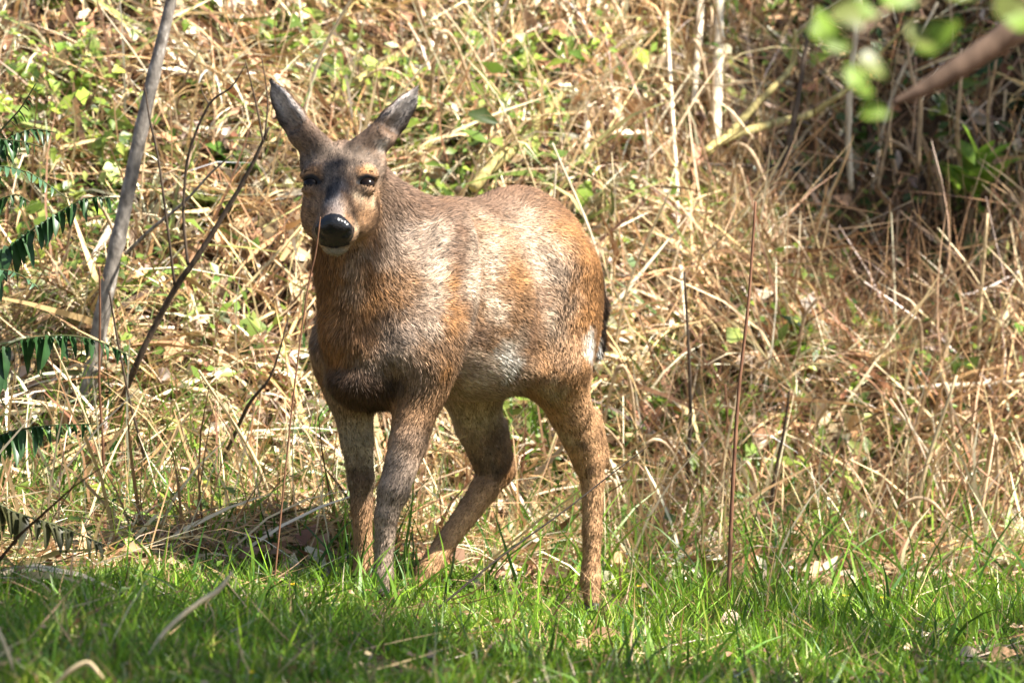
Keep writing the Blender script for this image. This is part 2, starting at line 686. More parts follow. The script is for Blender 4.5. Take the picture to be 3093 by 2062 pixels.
V, F, cc = leafcloud(r + n * rng.uniform(.04, .17, N)[:, None], d, nn, L, L * rng.uniform(.45, .8, N), c, .2)
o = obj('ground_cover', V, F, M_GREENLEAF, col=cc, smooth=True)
tag(o, 'small green leaves of bramble and ground cover on the bank', 'ground cover', kind='stuff')

# mossy green fine sprays (thin blades)
N = 22000
r = bank_points(N)
patch = fbm(r, 2.0, 71, 3)
keep = rng.random(N) < sstep(.44, .62, patch) * (.3 + .7 * sstep(1.0, -.1, r[:, 0]))
r = r[keep]
N = len(r)
n = slope_frame(r)
d = nrm(n * .5 + rng.normal(size=(N, 3)) * .8)
L = rng.uniform(.03, .16, N)
V, F, idx, tt = ribbons(r + n * rng.uniform(0, .1, N)[:, None], d, L, rng.uniform(.002, .004, N), rng.normal(0, 1, (N, 3)) * (L * .25)[:, None], 2)
c = pick(np.array([[.12, .18, .03], [.18, .25, .05], [.08, .12, .02]]), N)
o = obj('moss_sprays', V, F, M_GRASS, col=c[idx], smooth=False)
tag(o, 'fine green mossy sprays threading through the straw', 'moss', kind='stuff')


# lawn
def lawn_points(n, x0, x1, y0, y1):
    x = rng.uniform(x0, x1, n)
    y = rng.uniform(y0, y1, n)
    return np.stack([x, y, H(x, y)], -1)


N = 190000
r = lawn_points(N, -1.6, 1.6, -3.0, 2.0)
fb = foot_of_bank(r[:, 0])
edge = fb + .10 + .30 * sstep(.1, .6, r[:, 0]) + .95 * (fbm(r, 2.6, 61, 2) - .5)
den = sstep(.35, -.25, r[:, 1] - edge)
den = den * (.16 + .84 * sstep(.36, .58, fbm(r, 5.0, 62, 3)))
den = den * (1 - .62 * sstep(-.15, -.5, r[:, 0]) * sstep(-.75, -.25, r[:, 1] + 2.4 * (fbm(r, 2.2, 67, 3) - .5)))
keep = rng.random(N) < den
r = r[keep]
N = len(r)
d = nrm(np.stack([rng.normal(0, .38, N), rng.normal(0, .38, N), np.ones(N)], -1))
hh = (.45 + 1.1 * vnoise(r, 4.3, 63)) * (1 - .55 * np.exp(-((r[:, 0] - _f[2, 0]) ** 2 + ((r[:, 1] - _f[2, 1] + .25) / 2) ** 2) / .13 ** 2))
L = rng.uniform(.025, .085, N) * hh
L = np.where(rng.random(N) < .08, L * 1.9, L)
az = rng.uniform(0, 2 * np.pi, N)
bend = np.stack([np.cos(az), np.sin(az), -.5 * np.ones(N)], -1) * (L * rng.uniform(.05, .6, N))[:, None]
V, F, idx, tt = ribbons(r - d * .006, d, L, rng.uniform(.0022, .0055, N), bend, 2, prof=np.array([1, .8, .06]))
c = pick(np.array([[.105, .21, .012], [.15, .28, .016], [.22, .36, .022], [.065, .15, .014], [.32, .38, .06]]), N, [.28, .3, .22, .12, .08])
strawy = rng.random(N) < .10
c[strawy] = pick(STRAW, strawy.sum())
o = obj('lawn_grass', V, F, M_GRASS, col=c[idx] * (.55 + .55 * tt[:, None]) if False else c[idx], smooth=False)
tag(o, 'short green grass strip the deer stands in', 'grass', kind='stuff')

# tall coarse grass, at the foot of the bank and round the legs
N = 21000
r = lawn_points(N, -1.6, 1.6, -1.9, 1.7)
fb = foot_of_bank(r[:, 0])
den = np.exp(-((r[:, 1] - fb + .08) / .45) ** 2) * (.28 + .72 * sstep(.42, .62, fbm(r, 3.0, 65, 2))) * (.62 + .38 * sstep(.40, -.1, r[:, 0]))
den = np.maximum(den, .10 * sstep(.6, -.2, r[:, 1] - fb))
_g = _f[[0, 1, 3]]
near = np.min(np.hypot(r[:, None, 0] - _g[None, :, 0], r[:, None, 1] + .05 - _g[None, :, 1]), 1)
nearh = np.hypot(r[:, 0] - _f[2, 0], (r[:, 1] - _f[2, 1] + .2) / 2)
den = np.where(near < .09, np.maximum(den, .5), np.where(r[:, 1] < .15, den * .3 + .12 * sstep(.55, .68, fbm(r, 4.5, 69, 2)), den))
den = np.where(nearh < .13, 0, den)
keep = rng.random(N) < den
r = r[keep]
N = len(r)
d = nrm(np.stack([rng.normal(0, .3, N), rng.normal(-.05, .3, N), np.ones(N)], -1))
L = rng.uniform(.10, .34, N) * (.6 + .4 * sstep(-.1, .5, r[:, 1]))
az = rng.uniform(0, 2 * np.pi, N)
bend = np.stack([np.cos(az), np.sin(az), -.55 * np.ones(N)], -1) * (L * rng.uniform(.1, .6, N))[:, None]
V, F, idx, tt = ribbons(r - d * .01, d, L, rng.uniform(.0035, .0085, N), bend, 4, prof=np.array([.7, 1, .85, .55, .05]))
c = pick(np.array([[.08, .18, .016], [.12, .24, .022], [.19, .32, .04], [.05, .12, .024]]), N)
o = obj('coarse_grass', V, F, M_GRASS, col=c[idx], smooth=False)
tag(o, 'tall coarse green grass blades behind and around the deer\'s legs', 'grass', kind='stuff')

# dry bits and clover-like leaves in the lawn
N = 5200
r = lawn_points(N, -1.6, 1.6, -2.9, 1.2)
n = slope_frame(r)
nn = nrm(n + .4 * rng.normal(size=(N, 3)))
d = np.cross(nn, nrm(rng.normal(size=(N, 3))))
L = rng.uniform(.008, .024, N)
dry = rng.random(N) < .3
c = pick(np.array([[.09, .17, .02], [.14, .24, .03], [.06, .13, .02]]), N)
c[dry] = pick(np.array([[.40, .26, .14], [.28, .16, .09], [.52, .38, .22]]), dry.sum())
V, F, cc = leafcloud(r + n * rng.uniform(.005, .045, N)[:, None], d, nn, L, L * rng.uniform(.5, .95, N), c, .2)
o = obj('lawn_weeds', V, F, M_GREENLEAF, col=cc, smooth=True)
tag(o, 'tiny clover leaves and dry scraps among the lawn grass', 'weeds', kind='stuff')
N = 2600
r = lawn_points(N, -1.6, 1.6, -2.9, 1.2)
d = nrm(np.stack([rng.normal(0, 1, N), rng.normal(0, 1, N), rng.uniform(0, .45, N)], -1))
L = rng.uniform(.04, .2, N)
V, F, idx, tt = ribbons(r + np.array([0, 0, .012]), d, L, rng.uniform(.0015, .004, N), rng.normal(0, 1, (N, 3)) * (L * .12)[:, None], 3)
o = obj('lawn_straw', V, F, M_STRAW, col=pick(STRAW, N)[idx], smooth=False)
tag(o, 'loose dry straws lying in the lawn grass', 'straw', kind='stuff')

# ------------------------------------------------------------------ the deer
AZ = math.radians(55)
DF = np.array([-math.cos(AZ), -math.sin(AZ), 0])      # heading
DL = np.array([math.sin(AZ), -math.cos(AZ), 0])       # its left side
DO = np.array([-.112, 0, 0])


def D(u, v, w):
    return DO + DF * u + DL * v + np.array([0, 0, w])


UPZ = np.array([0, 0, 1.0])
BODYB = np.stack([DF, DL, UPZ])
# head frame
HF = nrm(np.array([-.06, -.81, -.58]))
HR = nrm(np.cross(HF, UPZ)) * 1.0
HR = HR if HR[0] > 0 else -HR
HN = np.cross(HR, HF)
HN = HN if HN[2] > 0 else -HN
H0 = P(1034, 452, -.36)
HEADB = np.stack([HR, HF, HN])


def HD(r, f, n):
    return H0 + HR * r + HF * f + HN * n


# coat colours (albedo)
C_BODY = np.array([.215, .120, .060])
C_RUST = np.array([.270, .132, .050])
C_GREY = np.array([.170, .125, .092])
C_DARK = np.array([.072, .043, .027])
C_PALE = np.array([.46, .345, .25])
C_WHITE = np.array([.72, .67, .58])
C_CREAM = np.array([.50, .40, .26])
C_LEG = np.array([.37, .21, .105])
C_BLACK = np.array([.014, .013, .013])
BACK = nrm(-DF + UPZ * -.35)
DOWN = np.array([0, 0, -1.0])
PR = []


def ell(c, rad, B=BODYB, k=.05, comb=BACK, ln=.017, col=C_BODY, op='add', rot=None):
    if rot is not None:          # tilt in the plane of the first and third axes
        ca, sa = math.cos(rot), math.sin(rot)
        B = np.stack([B[0] * ca + B[2] * sa, B[1], -B[0] * sa + B[2] * ca])
    rad = np.asarray(rad, float)

    def f(p):
        q = (p - c) @ B.T / rad
        k0 = np.sqrt((q * q).sum(-1))
        k1 = np.sqrt(((q / rad) ** 2).sum(-1))
        return k0 * (k0 - 1) / np.maximum(k1, 1e-6)
    ext = np.sqrt(((B * rad[:, None]) ** 2).sum(0))
    PR.append(dict(f=f, lo=c - ext, hi=c + ext, k=k, comb=comb, ln=ln, col=col, op=op))


def con(a, b, ra, rb, k=.03, comb=None, ln=.010, col=C_BODY, op='add', ax=None, s=1.0):
    a = np.asarray(a, float)
    b = np.asarray(b, float)
    ba = b - a
    bb = ba @ ba
    if ax is not None:
        ax = nrm(np.asarray(ax, float))

    def f(p):
        pa = p - a
        h = np.clip(pa @ ba / bb, 0, 1)
        q = pa - h[..., None] * ba
        if ax is not None:
            t = q @ ax
            q = q + ax * (t * (1 / s - 1))[..., None]
        dd = np.sqrt((q * q).sum(-1)) - (ra + (rb - ra) * h)
        return dd * (s if ax is not None and s < 1 else 1)
    R = max(ra, rb) * max(1, s)
    if comb is None:
        comb = nrm(ba)
    PR.append(dict(f=f, lo=np.minimum(a, b) - R, hi=np.maximum(a, b) + R, k=k, comb=comb, ln=ln, col=col, op=op))


# torso
ell(D(.06, 0, .672), (.30, .145, .185), k=.04)
ell(D(.215, 0, .655), (.148, .132, .186), k=.045, col=C_BODY)
ell(D(-.07, 0, .628), (.22, .148, .160), k=.04)
ell(D(-.220, 0, .745), (.175, .122, .140), k=.04, col=C_RUST)
ell(D(-.278, 0, .695), (.110, .115, .130), k=.04, col=C_RUST)
con(D(.19, 0, .805), D(-.22, 0, .828), .040, .040, k=.06, comb=BACK, ln=.015, col=C_DARK * 1.5)
ell(D(.315, 0, .59), (.085, .100, .12), k=.04, col=C_BODY * .85, comb=DOWN, ln=.018)
# shoulders and haunches
for s in (1, -1):
    ell(D(.195, s * .100, .680), (.090, .060, .180), k=.022, rot=.25, col=C_GREY * 1.25)
    ell(D(.262, s * .105, .560), (.072, .055, .085), k=.025, col=C_BODY, comb=nrm(DOWN - DF * .4))
    ell(D(-.238, s * .090, .650), (.114, .064, .175), k=.03, rot=-.25, col=C_RUST, comb=nrm(BACK + DOWN * .5))
# brisket
ell(D(.30, 0, .50), (.12, .070, .055), k=.04, col=C_DARK * .8, comb=DOWN)
for s in (1, -1):
    ell(D(.318, s * .082, .572), (.050, .045, .050), k=.02, col=C_GREY * 1.3, comb=nrm(DOWN - DF * .3))      # point of the shoulder
# belly underside pale
ell(D(-.08, 0, .535), (.20, .105, .075), k=.05, col=C_PALE * .75)


def leg(pts, rad, col, ln=.008, k=.03, cols=None, ax=None, s=1):
    for i in range(len(pts) - 1):
        con(pts[i], pts[i + 1], rad[i], rad[i + 1], k=.05 if i == 0 else (.022 if i == 1 else .009), ln=ln if i else .013,
            col=(cols[i] if cols else col), ax=ax, s=s)


# front left
fl = [D(.235, .092, .60), P(1268, 1180, -.262), P(1232, 1340, -.30), P(1188, 1485, -.335), P(1166, 1560, -.345), P(1158, 1700, -.355), P(1156, 1738, -.36), P(1152, 1782, -.37)]
leg(fl, [.060, .049, .038, .031, .023, .0175, .0205, .016], C_BODY, cols=[C_BODY * 1.1, C_BODY * 1.15, C_GREY * 1.6, C_GREY * 1.5, C_GREY * 1.4, C_GREY * 1.4, C_GREY * 1.4])
# front right
fr = [D(.235, -.085, .60), P(1062, 1190, -.16), P(1078, 1330, -.15), P(1091, 1450, -.145), P(1093, 1530, -.145), P(1098, 1680, -.145), P(1099, 1718, -.145), P(1096, 1762, -.15)]
leg(fr, [.058, .045, .033, .027, .0215, .0185, .021, .016], C_BODY, cols=[C_BODY * .9, C_CREAM * .55, C_CREAM * .55, C_DARK * 1.6, C_LEG, C_LEG, C_LEG])
# hind left
hl = [D(-.24, .088, .70), P(1672, 1100, .10), P(1722, 1240, .15), P(1776, 1395, .205), P(1790, 1450, .21), P(1789, 1600, .20), P(1785, 1715, .195), P(1783, 1752, .19), P(1788, 1820, .175)]
leg(hl, [.085, .076, .046, .031, .0245, .0205, .0185, .0215, .016], C_LEG, cols=[C_RUST, C_LEG, C_LEG, C_LEG * 1.05, C_LEG * 1.1, C_LEG * 1.1, C_LEG, C_LEG], k=.035)
con(P(1795, 1255, .19), P(1815, 1372, .225), .014, .015, k=.035, col=C_LEG)      # hamstring to the point of the hock
# hind right
hr = [D(-.22, -.085, .68), P(1420, 1140, .20), P(1445, 1280, .255), P(1490, 1432, .29), P(1462, 1480, .27), P(1345, 1640, .20), P(1312, 1690, .18), P(1290, 1726, .17), P(1250, 1785, .155)]
leg(hr, [.085, .072, .050, .033, .029, .022, .022, .024, .018], C_LEG, cols=[C_LEG * .8, C_CREAM * .7, C_LEG * .6, C_LEG * .9, C_LEG * 1.1, C_LEG * 1.1, C_LEG, C_LEG], k=.035)
con(P(1510, 1290, .285), P(1534, 1418, .305), .014, .015, k=.035, col=C_LEG * .5)
# tail
con(P(1788, 840, .33), P(1812, 925, .35), .024, .017, k=.03, ln=.020, col=C_DARK * .7, comb=DOWN)
con(P(1812, 925, .35), P(1803, 1055, .35), .016, .014, k=.015, ln=.024, col=C_DARK * .35, comb=DOWN)
# neck
con(HD(0, .010, -.095), D(.375, .0, .74), .062, .068, k=.025, col=C_RUST * .85, ln=.020, comb=nrm(DOWN - DF * .15))
con(D(.375, .0, .76), D(.365, 0, .60), .070, .070, k=.025, col=C_RUST * .8, ln=.022, comb=nrm(DOWN - DF * .1))
con(D(.335, .0, .77), D(.22, 0, .70), .062, .09, k=.035, col=C_GREY * 1.4, ln=.019, comb=nrm(DOWN - DF * .3))
con(HD(0, -.015, -.06), D(.19, 0, .815), .055, .065, k=.06, col=C_GREY, ln=.016, comb=nrm(DOWN - DF))

for s in (1, -1):
    con(D(.365, s * .098, .80), D(.392, s * .088, .60), .020, .026, k=.04, op='sub')      # furrow between neck and shoulder
    con(D(.070, s * .166, .80), D(.105, s * .170, .55), .026, .032, k=.045, op='sub')       # behind the shoulder blade
    con(D(-.115, s * .160, .74), D(-.105, s * .165, .56), .024, .030, k=.05, op='sub')     # flank before the haunch
# head
UPF = -HF
ell(HD(0, .045, -.045), (.060, .072, .055), HEADB, k=.03, comb=UPF, ln=.007, col=C_GREY * .8)
for s in (1, -1):
    ell(HD(s * .050, .066, -.014), (.026, .024, .020), HEADB, k=.024, comb=UPF, ln=.006, col=C_GREY)
    ell(HD(s * .041, .106, -.080), (.037, .066, .045), HEADB, k=.038, comb=UPF, ln=.009, col=C_BODY * .95)
    ell(HD(s * .046, .118, -.045), (.020, .034, .016), HEADB, k=.016, comb=UPF, ln=.007, col=C_BODY)      # cheekbone under the eye
    ell(HD(s * .060, .004, -.035), (.026, .028, .026), HEADB, k=.03, comb=nrm(HR * s + UPZ), ln=.010, col=C_GREY)
con(HD(0, .085, -.026), HD(0, .218, -.026), .034, .023, k=.025, comb=UPF, ln=.005, col=C_GREY * 1.15)
con(HD(0, .10, -.065), HD(0, .208, -.056), .044, .031, k=.025, comb=UPF, ln=.006, col=C_BODY * .9)
con(HD(0, .060, -.115), HD(0, .205, -.082), .040, .021, k=.022, comb=UPF, ln=.006, col=C_CREAM * .9)
for s in (1, -1):
    ell(HD(s * .022, .203, -.054), (.024, .032, .024), HEADB, k=.012, comb=UPF, ln=.004, col=C_BODY)
ell(HD(0, .219, -.083), (.023, .020, .012), HEADB, k=.010, comb=UPF, ln=.004, col=C_CREAM)
# nose pad
ell(HD(0, .226, -.034), (.035, .017, .031), HEADB, k=.008, comb=UPF, ln=0, col=C_BLACK)
for s in (1, -1):
    ell(HD(s * .022, .229, -.034), (.0155, .015, .020), HEADB, k=.006, comb=UPF, ln=0, col=C_BLACK)
    con(HD(s * .015, .249, -.041), HD(s * .031, .240, -.028), .0052, .0042, k=.004, op='sub')
con(HD(0, .246, -.060), HD(0, .247, -.040), .0030, .0020, k=.005, op='sub')
for s in (1, -1):
    # eye sockets and tear furrows
    ell(HD(s * .063, .093, -.006), (.013, .015, .012), HEADB, k=.007, op='sub')
    con(HD(s * .040, .100, -.004), HD(s * .033, .124, -.010), .0065, .003, k=.010, op='sub')
    ell(HD(s * .058, .0830, -.0055), (.021, .0085, .0105), HEADB, k=.011, comb=UPF, ln=.006, col=C_BODY)      # upper lid
for s in (1, -1):
    ell(HD(s * .056, .1150, -.018), (.018, .0080, .0080), HEADB, k=.016, comb=UPF, ln=.006, col=C_BODY * .7)      # lower lid
# ears
EARS = []
for s, ctl, face in ((-1, ((962, 452), (915, 405), (880, 352), (850, 300), (823, 249)), (-.60, -.75, -.15)),
                     (1, ((1100, 452), (1150, 412), (1190, 362), (1225, 318), (1256, 268)), (.62, -.72, -.15))):
    pts = [P(*q, -.352 - .004 * i_) for i_, q in enumerate(ctl)]
    face = nrm(np.array(face))
    axis = nrm(pts[-1] - pts[1])
    face = nrm(face - axis * (face @ axis))
    EARS.append((pts[1], pts[2], pts[4], face, axis, s))
    rad = [.034, .032, .0305, .0225, .0065]
    for q in range(4):
        con(pts[q], pts[q + 1], rad[q], rad[q + 1], k=.02 if q == 0 else .008, ax=face, s=.75 if q == 0 else .5, ln=.006, col=C_GREY * .9, comb=axis)
    off = face * .014
    con(pts[1] * .3 + pts[2] * .7 + off, pts[3] + off * .9, .020, .015, k=.006, ax=face, s=.45, op='sub')
    con(pts[3] + off * .9, pts[3] * .35 + pts[4] * .65 + off * .55, .015, .006, k=.006, ax=face, s=.45, op='sub')


def build_deer():
    VX = .004
    lo = np.min([p['lo'] for p in PR if p['op'] == 'add'], 0) - .03
    hi = np.max([p['hi'] for p in PR if p['op'] == 'add'], 0) + .03
    dim = np.ceil((hi - lo) / VX).astype(int) + 1
    Fd = np.full(dim, .06, np.float32)
    for p in PR:
        m = p['k'] + .012
        a = np.maximum(np.floor((p['lo'] - m - lo) / VX).astype(int), 0)
        e = np.minimum(np.ceil((p['hi'] + m - lo) / VX).astype(int) + 1, dim)
        g = np.stack(np.meshgrid(*[lo[i] + VX * np.arange(a[i], e[i]) for i in range(3)], indexing='ij'), -1).astype(np.float32)
        dd = p['f'](g).astype(np.float32)
        sl_ = tuple(slice(a[i], e[i]) for i in range(3))
        cur = Fd[sl_]
        k = p['k']
        if p['op'] == 'add':
            h = np.maximum(k - np.abs(cur - dd), 0) / k
            Fd[sl_] = np.minimum(cur, dd) - h * h * k * .25
        else:
            dd = -dd
            h = np.maximum(k - np.abs(cur - dd), 0) / k
            Fd[sl_] = np.maximum(cur, dd) + h * h * k * .25
    # naive surface nets
    S = Fd < 0
    cnt = np.zeros(dim - 1, np.uint8)
    for a in (0, 1):
        for b in (0, 1):
            for c in (0, 1):
                cnt += S[a:dim[0] - 1 + a, b:dim[1] - 1 + b, c:dim[2] - 1 + c]
    act = (cnt > 0) & (cnt < 8)
    ii = np.argwhere(act)
    vid = np.full(dim - 1, -1, np.int32)
    vid[act] = np.arange(len(ii))
    acc = np.zeros((len(ii), 3))
    num = np.zeros(len(ii))
    corners = [(a, b, c) for a in (0, 1) for b in (0, 1) for c in (0, 1)]
    val = {c: Fd[ii[:, 0] + c[0], ii[:, 1] + c[1], ii[:, 2] + c[2]] for c in corners}
    for c in corners:
        for ax in range(3):
            if c[ax] == 0:
                c2 = list(c)
                c2[ax] = 1
                c2 = tuple(c2)
                v0, v1 = val[c], val[c2]
                x = (v0 < 0) != (v1 < 0)
                t = np.where(x, v0 / np.where(x, v0 - v1, 1), 0)
                pt = np.tile(np.array(c, float), (len(ii), 1))
                pt[:, ax] = t
                acc[x] += pt[x]
                num[x] += 1
    Vv = lo + (ii + acc / num[:, None]) * VX
    Q = []
    for ax in range(3):
        o1, o2 = [(1, 2), (2, 0), (0, 1)][ax]
        sl0 = [slice(1, -1)] * 3
        sl1 = [slice(1, -1)] * 3
        sl0[ax] = slice(0, -1)
        sl1[ax] = slice(1, None)
        s0, s1 = S[tuple(sl0)], S[tuple(sl1)]
        e = np.argwhere(s0 != s1)
        flip = s0[e[:, 0], e[:, 1], e[:, 2]]
        g = e + 1
        g[:, ax] -= 1
        cs = []
        for (p, q) in ((0, 0), (-1, 0), (-1, -1), (0, -1)):
            k = g.copy()
            k[:, o1] += p
            k[:, o2] += q
            cs.append(vid[k[:, 0], k[:, 1], k[:, 2]])
        f = np.stack(cs, -1)
        f[~flip] = f[~flip][:, ::-1]
        Q.append(f)
    Q = np.vstack(Q)
    Q = Q[(Q >= 0).all(1)]
    # light smoothing
    E = np.vstack([Q[:, [0, 1]], Q[:, [1, 2]], Q[:, [2, 3]], Q[:, [3, 0]]])
    for it, lam in enumerate((.5, -.52, .5, -.52, .5)):
        s_ = np.zeros_like(Vv)
        w_ = np.bincount(E[:, 0], minlength=len(Vv)) + np.bincount(E[:, 1], minlength=len(Vv))
        for ax in range(3):
            s_[:, ax] = np.bincount(E[:, 0], Vv[E[:, 1], ax], len(Vv)) + np.bincount(E[:, 1], Vv[E[:, 0], ax], len(Vv))
        Vv = Vv + lam * (s_ / np.maximum(w_, 1)[:, None] - Vv)
    # keep only the largest piece is implicit; normals
    fnm = np.cross(Vv[Q[:, 2]] - Vv[Q[:, 0]], Vv[Q[:, 3]] - Vv[Q[:, 1]])
    vn = np.zeros_like(Vv)
    for c in range(4):
        for ax in range(3):
            vn[:, ax] += np.bincount(Q[:, c], fnm[:, ax], len(Vv))
    return Vv, Q, nrm(vn)


BV, BQ, BN = build_deer()

# per-vertex coat: soft blend of the nearest forms, then markings and painted light
adds = [p for p in PR if p['op'] == 'add']
best = np.full(len(BV), 9.0)
Wsum = np.zeros(len(BV))
CC = np.zeros((len(BV), 3))
CB = np.zeros((len(BV), 3))
LN = np.zeros(len(BV))
for p in adds:
    ok = ((BV > p['lo'] - .05) & (BV < p['hi'] + .05)).all(1)
    dd = np.full(len(BV), .2)
    dd[ok] = p['f'](BV[ok])
    w = np.exp(-np.maximum(dd, -.03) / .010)
    w[~ok] = 0
    CC += w[:, None] * p['col']
    CB += w[:, None] * p['comb']
    LN += w * p['ln']
    Wsum += w
Wsum = np.maximum(Wsum, 1e-12)[:, None]
CC /= Wsum
CB = nrm(CB / Wsum)
LN /= Wsum[:, 0]

bpx, bpy_, bz = proj(BV)
facing = ((CAM - BV) * BN).sum(1) > 0


def surf(px, py):
    """a place on the coat: the nearest body point showing at that spot of the photograph"""
    d2 = (bpx - px) ** 2 + (bpy_ - py) ** 2
    ok = (d2 < 14 ** 2) & facing
    if not ok.any():
        return BV[np.argmin(d2 + 1e9 * ~facing)]
    i = np.where(ok)[0]
    return BV[i[np.argmin(bz[i])]]


def mark(px, py, rpx, col, amt=1.0, soft=1.0, stretch=None):
    c = surf(px, py)
    dv = BV - c
    if stretch is not None:              # (direction in px, factor)
        t = nrm(np.array([stretch[0], 0, -stretch[1]], float))
        a = dv @ t
        dv = dv - t * (a * (1 - 1 / stretch[2]))[:, None]
    dv = dv + WARP * min(1, rpx / 40)
    dist = np.linalg.norm(dv, axis=1) / (rpx / 1465.0)
    wob = .65 + .7 * GRAIN
    w = min(1, amt * 1.3) * np.exp(-(dist * .8 * wob) ** 2.6)
    global CC
    CC = CC * (1 - w[:, None]) + np.asarray(col) * w[:, None]


WARP = (np.stack([fbm(BV, 32, 401, 2), fbm(BV, 32, 405, 2), fbm(BV, 32, 409, 2)], -1) - .5) * .05
GRAIN = vnoise(BV, 110, 5)
# broad mottling of a coat in moult
m1 = fbm(BV, 9, 101, 3)
m2 = fbm(BV, 26, 111, 3)
headw = np.exp(-np.maximum(np.linalg.norm(BV - HD(0, .09, -.05), axis=1) - .10, 0) / .03)
bodyw = (1 - headw) * sstep(.42, .52, BV[:, 2])
CC = CC * (1 + .35 * ((m1 - .5) * bodyw)[:, None] + .5 * (m2 - .5)[:, None] * (.4 + .6 * bodyw[:, None]))
pm = sstep(.54, .66, m1) * bodyw * .2 * sstep(.32, .1, (BV - DO) @ DF)
CC = CC * (1 - pm[:, None]) + C_PALE * .85 * pm[:, None]
